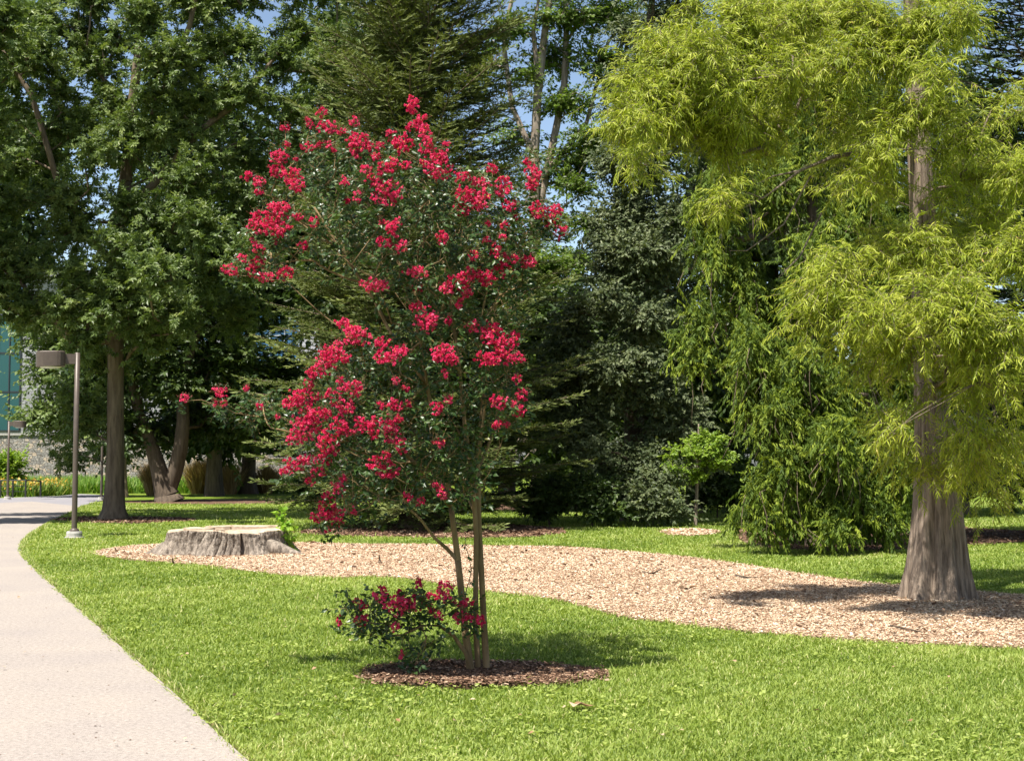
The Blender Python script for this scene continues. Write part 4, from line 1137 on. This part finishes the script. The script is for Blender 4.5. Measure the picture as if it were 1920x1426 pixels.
def shrub(name, label, cx, D, blobs, n, k, spread, L, m, leaf, size, mat, group=None, cat='shrub', bark='bark_dark', flat=.6):
    loc = np.array([P(cx, 950, D)[0], D, 0.0])
    root = thing(name, label, cat, loc, group)
    pt, out = blob_points(blobs, D, n, .4, .2)
    pt[:, 2] = np.abs(pt[:, 2])
    sk = Skel(); sk.line([loc - (0, 0, .03), loc + (0, 0, .15)], [.03, .025], step=.1)
    tips, dirs = sk.grow(pt, zpen=.1, step=.3, slope=-1, zmin=-1)
    wood = sk.tubes(.004, .45, 4, trunk_sides=8, rmax=.03)[0]
    fol = Buf()
    tp, td = sprays(tips, out, k, spread, flat, .6, 0)
    tp[:, 2] = np.abs(tp[:, 2])
    twigs(fol, tp, td, L, m, leaf, size, .15, wood=None)
    wood.build('stem', M[bark], root, True)
    fol.build('foliage', mat, root)
G1 = 'dark shrubs massed under the tall trees'
shrub('shrub', 'dark glossy shrub at the left end of the low row', 1030, 37.5, [(1030, 925, 55, 38, 0), (1010, 950, 40, 20, 0)], 110, 8, .22, .25, 8, LEAF, .12, M['dark_broad'], G1)
shrub('shrub', 'dark glossy shrub in the middle of the low row left of the young sapling', 1110, 37.0, [(1110, 925, 60, 42, 0), (1140, 955, 50, 18, -.3)], 120, 8, .22, .25, 8, LEAF, .12, M['dark_broad'], G1)
shrub('shrub', 'greyish low shrub just left of the young sapling trunk', 1215, 37.0, [(1215, 935, 60, 34, 0), (1240, 955, 55, 18, -.3)], 120, 8, .22, .25, 8, LEAF, .12, M['silver'], G1)
shrub('shrub', 'dark shrub filling the gap between the sapling trunk and the weeping conifer', 1345, 43, [(1345, 900, 50, 50, 0), (1320, 935, 50, 20, 0), (1385, 930, 40, 30, 0)], 130, 8, .24, .25, 8, LEAF, .13, M['dark_broad'], G1)
shrub('shrub', 'small dark shrub under the left side of the olive spruce', 590, 50, [(590, 915, 45, 28, 0)], 60, 8, .3, .3, 7, LEAF, .16, M['dark_broad'], G1)
shrub('shrub', 'small rounded bright green shrub beside the far lamp post, before the stone wall', 18, 78, [(18, 872, 28, 26, 0), (15, 900, 30, 18, 0)], 70, 8, .3, .35, 7, BLADE4, .22, M['sapling'])

def sapling():
    D = G(1305, 987)[1]
    loc = G(1305, 987)
    root = thing('sapling', 'young bright green sapling with thin straight trunk in a small tan mulch ring', 'tree', loc)
    sk = Skel()
    L = [(1304, 988, 3.6), (1306, 930, 3.2), (1308, 880, 2.8), (1309, 830, 2.0), (1310, 795, 1.2)]
    pts = [P(a, b_, D) for a, b_, c in L]; pts[0][2] = 0
    sk.line(pts, [c / F * D for a, b_, c in L], step=.15)
    pt, out = blob_points([(1330, 825, 45, 22, 0), (1290, 850, 60, 20, -.2), (1345, 870, 40, 25, 0), (1270, 880, 40, 14, -.2), (1310, 895, 35, 15, 0), (1330, 845, 60, 30, .3)], D, 130, .4, .1)
    tips, dirs = sk.grow(pt, zpen=.6, step=.2, zmin=1.0, slope=.2)
    wood = sk.tubes(.004, .4, 5, trunk_sides=8, rmax=.02)[0]
    fol = Buf(); tp, td = sprays(tips, out, 5, .14, .35, .7, 0)
    twigs(fol, tp, td, .2, 7, LEAF, .10, .15, wood=None, upj=.35)
    wood.build('trunk', M['bark_pale'], root, True); fol.build('crown', M['sapling'], root)
sapling()

# background trees that close the view
bt = [  # label, px, D, crown centre y, rx, ry, material, n
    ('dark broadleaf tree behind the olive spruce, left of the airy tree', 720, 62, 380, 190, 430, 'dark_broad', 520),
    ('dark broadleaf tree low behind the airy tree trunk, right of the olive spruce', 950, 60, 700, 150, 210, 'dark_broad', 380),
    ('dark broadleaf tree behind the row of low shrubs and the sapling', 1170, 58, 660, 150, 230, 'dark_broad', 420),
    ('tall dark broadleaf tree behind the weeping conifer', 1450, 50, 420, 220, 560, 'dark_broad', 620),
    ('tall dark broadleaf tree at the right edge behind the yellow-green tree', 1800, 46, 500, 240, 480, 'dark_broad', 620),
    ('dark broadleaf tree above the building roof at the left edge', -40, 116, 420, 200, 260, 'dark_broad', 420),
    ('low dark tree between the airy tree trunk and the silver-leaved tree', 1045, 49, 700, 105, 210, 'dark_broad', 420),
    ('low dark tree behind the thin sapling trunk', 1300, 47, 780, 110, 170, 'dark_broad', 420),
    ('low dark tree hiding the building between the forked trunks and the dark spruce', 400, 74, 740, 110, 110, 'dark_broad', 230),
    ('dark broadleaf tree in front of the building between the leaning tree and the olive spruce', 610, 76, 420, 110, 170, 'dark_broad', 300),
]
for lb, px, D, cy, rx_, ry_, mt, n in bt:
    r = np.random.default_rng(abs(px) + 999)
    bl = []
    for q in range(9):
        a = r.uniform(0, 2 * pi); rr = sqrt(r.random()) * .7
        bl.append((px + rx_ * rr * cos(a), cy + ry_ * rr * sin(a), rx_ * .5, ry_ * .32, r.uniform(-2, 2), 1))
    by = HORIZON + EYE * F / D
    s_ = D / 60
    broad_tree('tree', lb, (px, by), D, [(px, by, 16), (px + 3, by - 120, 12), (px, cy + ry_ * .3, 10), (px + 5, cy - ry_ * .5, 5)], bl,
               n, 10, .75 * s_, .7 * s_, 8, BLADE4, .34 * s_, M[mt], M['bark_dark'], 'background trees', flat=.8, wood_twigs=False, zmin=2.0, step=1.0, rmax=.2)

b = Buf()
n = 9000
x = rng.uniform(-75, 110, n); y = 118 + rng.normal(0, 4, n)
z = np.abs(rng.random(n)) * (13 + 3 * wob(x, y, .12, 2) + 2 * wob(x, y, .4, 3)) + .3
tp = np.stack([x, y, z], 1)
twigs(b, tp + rng.normal(0, .5, tp.shape), rng.normal(0, 1, tp.shape), 1.4, 9, BLADE4, .75, .2)
o = b.build('distant_woods', M['dark_broad']); tag(o, 'far line of woods closing the view', 'woods', None, 'stuff')

# trees outside the left edge whose shade falls over the far path
broad_tree('tree', 'tree at the far left edge shading the bend of the path', (-170, 985), None,
    [(-170, 985, 20), (-168, 800, 15), (-165, 500, 11), (-160, 200, 6)],
    [(-120, 560, 110, 90, 0, 1), (-200, 450, 160, 150, 0, 1), (-130, 250, 150, 150, 0, 1), (-60, 60, 130, 120, 0, 1)],
    420, 8, .5, .5, 8, PALM, .19, M['maple'], M['bark_grey'], wood_twigs=False)

# ================================================================== STUMP
def stump():
    c = G(424, 1034); Dc = G(424, 1046)[1] + 1.1
    cx = P(422, 1020, Dc)[0]
    root = thing('tree_stump', 'very wide low tree stump with furrowed grey bark and pale cut top, in tan mulch', 'stump', (cx, Dc, 0))
    n, m = 900, 40
    ph = np.arange(n) / n * 2 * pi
    def rad(ph):
        return 1 + .05 * np.sin(2 * ph + .5) + .035 * np.sin(5 * ph + 1) + .03 * np.sin(8 * ph + 2.2) + .018 * np.sin(15 * ph)
    def crev(ph):
        r = 0
        for a, w_, d in ((-1.05, .05, .20), (-.62, .05, .16), (-1.95, .05, .06), (-2.5, .06, .08), (1.0, .06, .15), (2.4, .06, .12), (-1.5, .04, .05)):
            r = r + d * np.exp(-((np.mod(ph - a + pi, 2 * pi) - pi) / w_) ** 2)
        return r
    Ht = .425
    b = Buf(); V = []
    for i in range(m):
        t = i / (m - 1); z = Ht * t
        R = 1.02 + .20 * (1 - t) ** 2.2
        rr = R * rad(ph) - crev(ph) * (1.15 - .55 * t)
        rr = rr + (.10 * (1 - t) ** 1.5) * np.sin(7 * ph + .8)
        w1 = 46 * ph + 2.2 * np.sin(t * 3 + ph * 3) + 1.5 * np.sin(9 * ph)
        fur = -.034 * (1 - np.abs(np.sin(w1 / 2))) ** 2.5 - .022 * (1 - np.abs(np.sin(47 * ph + 3 * t + 1.4 * np.sin(13 * ph + t * 5)))) ** 3 + rng.normal(0, .005, n)
        fur += .004 * np.sin(22 * t + 12 * np.sin(5 * ph))
        if i == m - 1: fur = fur * .5 - .01
        rr = rr + fur
        top = .03 * np.sin(3 * ph + 1) + .012 * np.sin(11 * ph)
        V.append(np.stack([cx + rr * np.cos(ph), Dc + rr * np.sin(ph) * .95, z + top * t + (-.03 if i == 0 else 0)], 1))
    vv = np.vstack(V)
    i = np.arange(m - 1)[:, None] * n; j = np.arange(n)[None]; j2 = (j + 1) % n
    b.add(vv, np.stack([i + j, i + j2, i + n + j2, i + n + j], -1).reshape(-1, 4))
    # a few roots running into the mulch
    for a, L_ in ((-.35, .55), (-2.75, .35), (.2, .25)):
        p0 = np.array([cx + 1.1 * cos(a), Dc + 1.05 * sin(a), .10]); d = np.array([cos(a), sin(a), 0])
        b.tube([p0 - d * .25 + (0, 0, .05), p0, p0 + d * L_ * .5 + (0, 0, -.06), p0 + d * L_ + (0, 0, -.11)], [.16, .13, .08, .03], 14, True, flare(.1, 5, 1, rough=.08))
    b.build('bark', M['stump_bark'], root, True)
    t = Buf(); rings = [1, .97, .8, .6, .4, .2]
    V = []
    last = V_last = np.vstack([vv[-n:]])
    ctr = np.array([cx, Dc, Ht])
    for k, f in enumerate(rings):
        q = ctr + (last - ctr) * f
        q[:, 2] = last[:, 2] * f + Ht * (1 - f) + (.004 if k == 0 else .012 + .012 * np.sin(4 * ph + k) + rng.normal(0, .003, n))
        V.append(q)
    V = np.vstack(V + [ctr[None] + (0, 0, .01)])
    K = len(rings)
    i = np.arange(K - 1)[:, None] * n
    q = np.stack([i + j, i + j2, i + n + j2, i + n + j], -1).reshape(-1, 4)
    jj = np.arange(n)
    t.add(V, q, np.stack([(K - 1) * n + jj, (K - 1) * n + (jj + 1) % n, np.full(n, K * n)], -1))
    t.build('cut_top', M['cut'], root)
    # raised leftover slabs of wood on the cut
    for (x0, x1, y0, y1, h, sk_) in ((-.45, .1, .15, .55, .05, .1), (.05, .95, .1, .45, .06, -.12), (-.75, -.2, -.1, .25, .03, .12)):
        s = Buf()
        k = 14; top, bot = [], []
        for q_ in range(k):
            a = q_ / k * 2 * pi
            xx = (x0 + x1) / 2 + (x1 - x0) / 2 * np.sign(cos(a)) * abs(cos(a)) ** .5 * random.uniform(.85, 1.05); yy = (y0 + y1) / 2 + (y1 - y0) / 2 * np.sign(sin(a)) * abs(sin(a)) ** .6 * random.uniform(.8, 1.05) + sk_ * xx
            bot.append((cx + xx, Dc + yy, Ht - .02)); top.append((cx + xx, Dc + yy, Ht + .02 + h * random.uniform(.7, 1.2)))
        cc = (cx + (x0 + x1) / 2, Dc + (y0 + y1) / 2 + sk_ * (x0 + x1) / 2, Ht + .03 + h)
        s.add(bot + top + [cc], [(q_, (q_ + 1) % k, k + (q_ + 1) % k, k + q_) for q_ in range(k)], [(k + q_, k + (q_ + 1) % k, 2 * k) for q_ in range(k)])
        s.build('wood_slab', M['cut'], root)
    # sprout at its right side
    base = np.array([P(545, 1035, Dc)[0], Dc - .1, 0])
    r2 = thing('leafy_sprout', 'lime green leafy sprout growing at the right end of the stump', 'plant', base)
    w_ = Buf(); fo = Buf()
    ends = [P(x, y, Dc - .1 + random.uniform(-.1, .1)) for x, y in ((525, 962), (532, 958), (540, 975), (528, 985), (545, 990), (536, 1000), (547, 1008), (530, 972), (542, 1020))]
    for e in ends: w_.tube([base, (base + e) / 2 + (.04, 0, .05), e], [.008, .006, .003], 5)
    E = np.array(ends)
    twigs(fo, np.repeat(E, 3, 0) + rng.normal(0, .05, (len(E) * 3, 3)), rng.normal(0, .6, (len(E) * 3, 3)) + (0, -.3, .4), .1, 5, (LEAF[0] * (1.7, 1, 1), LEAF[1]), .10, .5, upj=.9)
    w_.build('stem', M['sapling'], r2, True); fo.build('leaves', M['sprout'], r2)
stump()

# ================================================================== LAMP POSTS
def lamp(px, py, scale_px, label, name='lamp_post', head=True, flip=1, rot=0.0):
    c = G(px, py); D = c[1]
    Ht = scale_px / F * D
    root = thing(name, label, 'lamp post', c, 'path lamp posts')
    k = Ht / 4.1
    s = Buf(); zz = np.array([0, .05, .06, .15]); rr = np.array([.27, .27, .25, .24]) * k
    b = Buf(); b.tube([(c[0], D, z) for z in (-.05, .12, .16)], [.17 * k, .17 * k, .155 * k], 28, dome=0)
    b.tube([(c[0], D, z) for z in (-.05, .035, .04)], [.21 * k, .21 * k, .20 * k], 20, dome=0)
    b.build('base', M['concrete'], root)
    p = Buf(); p.tube([(c[0], D, z) for z in (.16, Ht * .5, Ht - .02)], [.060 * k, .057 * k, .055 * k], 20, dome=.1)
    p.tube([(c[0], D, z) for z in (.16, .2, .22)], [.10 * k, .10 * k, .065 * k], 20)
    p.build('pole', M['lamp_metal'], root, True)
    R = lambda x, y: (c[0] + (x * cos(rot) - y * sin(rot)) * flip, D + x * sin(rot) + y * cos(rot))
    a = Buf()
    za, zb = Ht - .27 * k, Ht - .05 * k
    def obox(buf, x0, x1, y0, y1, z0, z1):
        v = [(*R(x, y), z) for z in (z0, z1) for y in (y0, y1) for x in (x0, x1)]
        buf.add(v, [(0, 2, 3, 1), (4, 5, 7, 6), (0, 1, 5, 4), (2, 6, 7, 3), (0, 4, 6, 2), (1, 3, 7, 5)])
    obox(a, -.30 * k, -.02 * k, -.045 * k, .045 * k, za, zb)
    a.build('arm', M['lamp_metal'], root)
    # flat drum-like head: rounded side, squared outer end
    h = Buf(); n = 28; top, bot = [], []
    for i in range(n):
        t = i / n * 2 * pi
        x, y = cos(t), sin(t)
        e = 3.2
        f = 1 / (abs(x) ** e + abs(y) ** e) ** (1 / e)
        xx, yy = -.56 * k + x * f * .31 * k, y * f * .27 * k
        dz = -.045 * k * (-(xx / k) - .4)
        top.append((*R(xx * 1.0, yy), Ht - .02 * k + dz * .6)); bot.append((*R(xx, yy), Ht - .33 * k + dz))
    # profile ring slightly rounded at the rim
    tin = [((x - R(-.56 * k, 0)[0]) * .93 + R(-.56 * k, 0)[0], (y - R(-.56 * k, 0)[1]) * .93 + R(-.56 * k, 0)[1], z + .02 * k) for x, y, z in top]
    V = bot + top + tin
    q = [(i, (i + 1) % n, n + (i + 1) % n, n + i) for i in range(n)] + [(n + i, n + (i + 1) % n, 2 * n + (i + 1) % n, 2 * n + i) for i in range(n)]
    cb, ct = np.mean(bot, 0), np.mean(tin, 0)
    V = V + [tuple(cb), tuple(ct)]
    t_ = [(2 * n + i, 2 * n + (i + 1) % n, 3 * n + 1) for i in range(n)] + [((i + 1) % n, i, 3 * n) for i in range(n)]
    h.add(V, q, t_)
    ho = h.build('lamp_head', M['lamp_metal'], root)
    l = Buf(); rx_, ry_ = .24 * k, .2 * k
    cc = R(-.56 * k, 0); z0 = cb[2] - .004
    V = [(cc[0] + rx_ * cos(i / 20 * 2 * pi), cc[1] + ry_ * sin(i / 20 * 2 * pi), z0 - .0) for i in range(20)] + [(cc[0] + rx_ * .8 * cos(i / 20 * 2 * pi), cc[1] + ry_ * .8 * sin(i / 20 * 2 * pi), z0 - .03 * k) for i in range(20)] + [(cc[0], cc[1], z0 - .035 * k)]
    l.add(V, [(i, (i + 1) % 20, 20 + (i + 1) % 20, 20 + i) for i in range(20)], [(20 + i, 20 + (i + 1) % 20, 40) for i in range(20)])
    l.build('lens', M['lamp_lens'], ho)
    return root
lamp(139, 1009, 349, 'tall brown lamp post with flat rectangular head, on a round concrete foot beside the path', rot=.25)
lamp(14, 937, 148, 'smaller distant brown lamp post beside the black railing at the left edge', flip=-1)
lamp(190, 938, 160, 'distant brown lamp post just left of the straight grey trunk, its head hidden by leaves')

# ================================================================== BUILDING, WALL, RAILING, PLANTS AT THE BACK
def wx(px, D): return P(px, 872, D)[0]
def wz(py, D): return P(960, py, D)[2]
def building():
    D = 96
    x0, x1 = wx(-260, D), wx(640, D)
    zt = wz(520, D)
    root = thing('building', 'modern grey block building with blue and teal glass behind the trees at left', 'building', ((x0 + x1) / 2, D, 0))
    b = Buf(); b.box(x0, x1, D, D + 14, 0, zt); b.build('wall', M['block'], root)
    b = Buf(); b.box(x0 - .3, x1 + .3, D - .5, D + 14.3, zt, zt + .45); b.build('roof', M['roof'], root)
    def window(a, b_, c, d, glass, frame, nx, nz, dep=.12):
        xa, xb, zb, za = wx(a, D), wx(b_, D), wz(c, D), wz(d, D)
        f = Buf(); w_ = .07
        f.box(xa, xb, D - dep, D - .003, za, za + w_); f.box(xa, xb, D - dep, D - .003, zb - w_, zb)
        for i in range(nx + 1):
            x = xa + (xb - xa - w_) * i / nx
            f.box(x, x + w_, D - dep + .01, D - .003, za + w_, zb - w_)
        for i in range(1, nz):
            z = za + (zb - za) * i / nz
            f.box(xa + w_, xb - w_, D - dep + .03, D - .003, z, z + w_)
        fo = f.build('window', frame, root)
        p = Buf(); p.box(xa + .03, xb - .03, D - .05, D - .004, za + .03, zb - .03); p.build('pane', glass, fo)
    window(-200, -60, 590, 808, M['glass_teal'], M['frame_dark'], 4, 3)
    window(-28, 36, 590, 808, M['glass_teal'], M['frame_dark'], 3, 3)
    window(-28, 40, 535, 582, M['glass_blue'], M['frame_light'], 2, 1)
    window(95, 240, 590, 690, M['glass_blue'], M['frame_light'], 5, 2)
    window(270, 400, 590, 690, M['glass_blue'], M['frame_light'], 4, 2)
    window(420, 560, 570, 690, M['glass_blue'], M['frame_light'], 5, 2)
    window(340, 460, 738, 806, M['glass_blue'], M['frame_light'], 5, 1)
    window(480, 620, 738, 806, M['glass_blue'], M['frame_light'], 5, 1)
    f = Buf(); f.box(wx(360, D), wx(630, D), D - 3.0, D - .01, wz(709, D - 3), wz(709, D - 3) + .6); f.build('canopy', M['fascia'], root)
    f = Buf(); f.box(wx(362, D), wx(628, D), D - 2.9, D - .012, wz(709, D - 3) - .55, wz(709, D - 3) - .003); f.build('soffit', M['timber'], root)
building()
b = Buf(); D = 88
b.box(wx(-260, D), wx(640, D), D, D + .8, -.1, wz(816, D))
sw = thing('stone_wall', 'long pale rubble stone retaining wall below the building', 'wall', (wx(190, D), D, 0))
b.build('masonry', M['rubble'], sw)
c = Buf(); c.box(wx(-262, D), wx(642, D), D - .08, D + .88, wz(816, D), wz(816, D) + .14); c.build('coping', M['concrete'], sw)

def railing():
    D = 71
    xs = [wx(v, D) for v in (-60, -30, 2, 25, 49, 62)]
    root = thing('railing', 'low black metal railing in front of yellow flowers at the left edge', 'railing', (xs[2], D, 0))
    r = Buf(); z = .86
    r.tube([(xs[0], D, z), (xs[4], D, z)], [.03, .03], 8); r.tube([(xs[4], D, z), (xs[5], D + 1.2, z - .05)], [.03, .03], 8)
    r.tube([(xs[0], D, .3), (xs[4], D, .3)], [.015, .015], 6); r.tube([(xs[0], D, .58), (xs[4], D, .58)], [.015, .015], 6)
    r.build('rail', M['black_metal'], root)
    for i, x in enumerate(xs):
        p = Buf(); y = D + (1.2 if i == 5 else 0); p.box(x - .035, x + .035, y - .035, y + .035, -.05, .86 - (.05 if i == 5 else 0)); p.build('post', M['black_metal'], root)
railing()

def tuft_field(name, label, x0, x1, D0, D1, n, h, mat, w_=.03, cat='plants', spread=.35, top=None):
    b = Buf()
    x = rng.uniform(x0, x1, n); y = rng.uniform(D0, D1, n)
    hh = h * rng.uniform(.55, 1.1, n) * (1 + .2 * np.sin(x * 1.3) * np.cos(y))
    d = unit(np.stack([rng.normal(0, spread, n), rng.normal(0, spread, n), np.ones(n)], 1))
    X, Y, Z = frames(d, rng.normal(0, 1, (n, 3)) + (0, -1, 0))
    T = np.array([(-1, 0, 0), (1, 0, 0), (.8, .6, .05), (-.8, .6, .05), (.15, 1, -.1), (-.15, 1, -.1)])
    V = np.stack([x, y, np.zeros(n)], 1)[:, None] + T[None, :, 0:1] * X[:, None] * w_ + (T[None, :, 1:2] * Y[:, None] + T[None, :, 2:3] * Z[:, None]) * hh[:, None, None]
    b.add(V.reshape(-1, 3), (np.array([(0, 1, 2, 3), (3, 2, 4, 5)])[None] + (np.arange(n) * 6)[:, None, None]).reshape(-1, 4), None, np.repeat(rng.random(n), 6))
    return b, (x, y, hh)
b, _ = tuft_field('meadow', '', wx(-150, 82), wx(620, 82), 81.5, 87.5, 26000, .95, M['meadow'])
o = b.build('tall_grass', M['meadow']); tag(o, 'tall bright green grass along the foot of the stone wall', 'grass', None, 'stuff')
b, (x, y, hh) = tuft_field('flowers', '', wx(-120, 74), wx(88, 74), 72.5, 79, 6000, .8, M['yellow_flower'], .03)
n = 1300
k = rng.choice(len(x), n)
O = np.stack([x[k], y[k], hh[k] * rng.uniform(.7, 1.05, n)], 1)
X, Y, Z = frames(rng.normal(0, 1, (n, 3)), rng.normal(0, 1, (n, 3)) + (0, -1, 1))
b.emit(BLADE4[0] * (2, 1, 1), BLADE4[1], O, X, Y, Z, np.full(n, .12), rng.uniform(.7, 1, n))
b.a[0] = b.a[0] * .55
o = b.build('flower_bed', M['yellow_flower']); tag(o, 'bed of yellow flowers behind the black railing', 'flowers', None, 'stuff')

def clump(px, D, r_, h, label, ):
    loc = np.array([wx(px, D), D, 0])
    root = thing('ornamental_grass', label, 'plant', loc, 'tan ornamental grasses')
    n = 1300
    b = Buf(); a = rng.uniform(0, 2 * pi, n); q = rng.random(n)
    O = loc + np.stack([np.cos(a) * q * .35 * r_, np.sin(a) * q * .35 * r_, np.zeros(n)], 1)
    d = unit(np.stack([np.cos(a) * q * r_ / h, np.sin(a) * q * r_ / h, np.ones(n)], 1) + rng.normal(0, .08, (n, 3)))
    X, Y, Z = frames(d, np.stack([-np.cos(a), -np.sin(a), np.full(n, .3)], 1) + rng.normal(0, .3, (n, 3)))
    T = np.array([(-1, 0, 0), (1, 0, 0), (.9, .6, .05), (-.9, .6, .05), (.2, 1, -.08), (-.2, 1, -.08)])
    hh = h * rng.uniform(.6, 1.08, n)
    V = O[:, None] + T[None, :, 0:1] * X[:, None] * .02 + (T[None, :, 1:2] * Y[:, None] + T[None, :, 2:3] * Z[:, None]) * hh[:, None, None]
    b.add(V.reshape(-1, 3), (np.array([(0, 1, 2, 3), (3, 2, 4, 5)])[None] + (np.arange(n) * 6)[:, None, None]).reshape(-1, 4), None, np.repeat(rng.random(n), 6))
    b.build('blades', M['tan_grass'], root)
clump(286, 76, .8, 1.75, 'tan feathery ornamental grass between the straight trunk and the leaning tree')
clump(372, 80, 1.0, 1.9, 'tan ornamental grass just right of the leaning forked trunks')
clump(402, 80, 1.0, 2.0, 'broad tan ornamental grass left of the dark spruce trunk')
clump(432, 79, .9, 1.7, 'tan ornamental grass touching the left side of the dark spruce trunk')
clump(500, 81, .9, 1.6, 'tan ornamental grass just right of the dark spruce trunk')


# ================================================================== SMALL THINGS LYING ABOUT
def fallen_leaf(px, py, s, label, z=.05, nl=2):
    c = G(px, py); root = thing('fallen_leaf', label, 'leaf', c, 'fallen leaves')
    for i in range(nl):
        b = Buf(); n = 5
        u = np.linspace(0, 1, 9); a = random.uniform(0, 3.1)
        V = []
        for t in u:
            w_ = .34 * sin(pi * min(1, t * 1.02 + .02)) ** .8 + .01
            for k_, sd in enumerate((-1, 0, 1)):
                x, y, zz = (t - .5), sd * w_, .16 * abs(sd) * w_ * 2 + .14 * sin(t * 5 + i) * .6
                V.append((c[0] + s * (x * cos(a) - y * sin(a)) + i * s * .4, c[1] + s * (x * sin(a) + y * cos(a)), z + s * zz))
        q = [(3 * k_ + e, 3 * k_ + e + 1, 3 * k_ + e + 4, 3 * k_ + e + 3) for k_ in range(8) for e in (0, 1)]
        b.add(V, q, None, .8 - i * .7); b.build('blade', M['dead_leaf'], root, True)
fallen_leaf(1080, 1334, .13, 'curled pale brown dead leaf lying on the lawn right of the mulch ring', .045, 2)
fallen_leaf(1283, 1110, .2, 'reddish brown dead leaf lying on the tan mulch before the grey trunk', .06, 2)
fallen_leaf(660, 1208, .07, 'small orange-brown dead leaf on the lawn left of the mulch ring', .04, 1)
fallen_leaf(1240, 1389, .05, 'tiny whitish leaf standing in the grass at the bottom', .04, 1)

def stick(pts, label):
    c = G(*pts[0][:2]); root = Buf()
    P_ = [G(a, b_, z) for a, b_, z in pts]
    root.tube(P_, np.linspace(.012, .006, len(P_)) * c[1] / 16, 7)
    o = root.build('stick', M['bark_dark'], None, True); tag(o, label, 'stick', 'sticks on the mulch')
stick([(709, 1057, .03), (712, 1048, .06), (711, 1040, .18)], 'small dark twig standing up in the mulch left of the red tree stems')
stick([(1205, 1072, .05), (1225, 1074, .06), (1240, 1066, .07)], 'dark twig lying on the upper edge of the tan mulch')
stick([(1670, 1172, .05), (1700, 1178, .06), (1730, 1184, .05)], 'dark stick lying on the mulch in front of the grey trunk')
stick([(1380, 1078, .05), (1400, 1082, .06), (1420, 1081, .05)], 'dark crooked twig on the mulch left of the tree shadow')
stick([(324, 1056, .0), (324, 1046, .12)], 'short dark stake at the mulch edge in front of the stump')

# specks on the path
n = 320
x, y = scatter(n * 6, 6.5, 16, .42); m = inside(poly_path, x, y); x, y = x[m][:n], y[m][:n]; n = len(x)
b = Buf(); a = rng.uniform(0, 6.28, n)
X, Y, Z = frames(np.stack([np.cos(a), np.sin(a), np.zeros(n)], 1), np.tile([0, 0, 1.0], (n, 1)) + rng.normal(0, .1, (n, 3)))
b.emit(BLADE4[0] * (1.6, 1, 1), BLADE4[1], np.stack([x, y, np.full(n, .034)], 1), X, Y, Z, rng.uniform(.006, .022, n), rng.random(n) * .5)
o = b.build('debris', M['brown_chip']); tag(o, 'scattered dark seeds and crumbs on the pale path', 'debris', None, 'stuff')

# leaf litter over the lawn, the mulch and the path edge
n = 260
x, y = scatter(n, 6.5, 32); b = Buf(); a = rng.uniform(0, 6.28, n)
X, Y, Z = frames(np.stack([np.cos(a), np.sin(a), rng.normal(0, .25, n)], 1), np.tile([0, 0, 1.0], (n, 1)) + rng.normal(0, .4, (n, 3)))
b.emit(LEAF[0] * (1.4, 1, 1), LEAF[1], np.stack([x, y, np.full(n, .055)], 1), X, Y, Z, rng.uniform(.018, .05, n), rng.random(n))
o = b.build('leaf_litter', M['dead_leaf']); tag(o, 'small dry leaves littered over lawn and mulch', 'leaf litter', None, 'stuff')
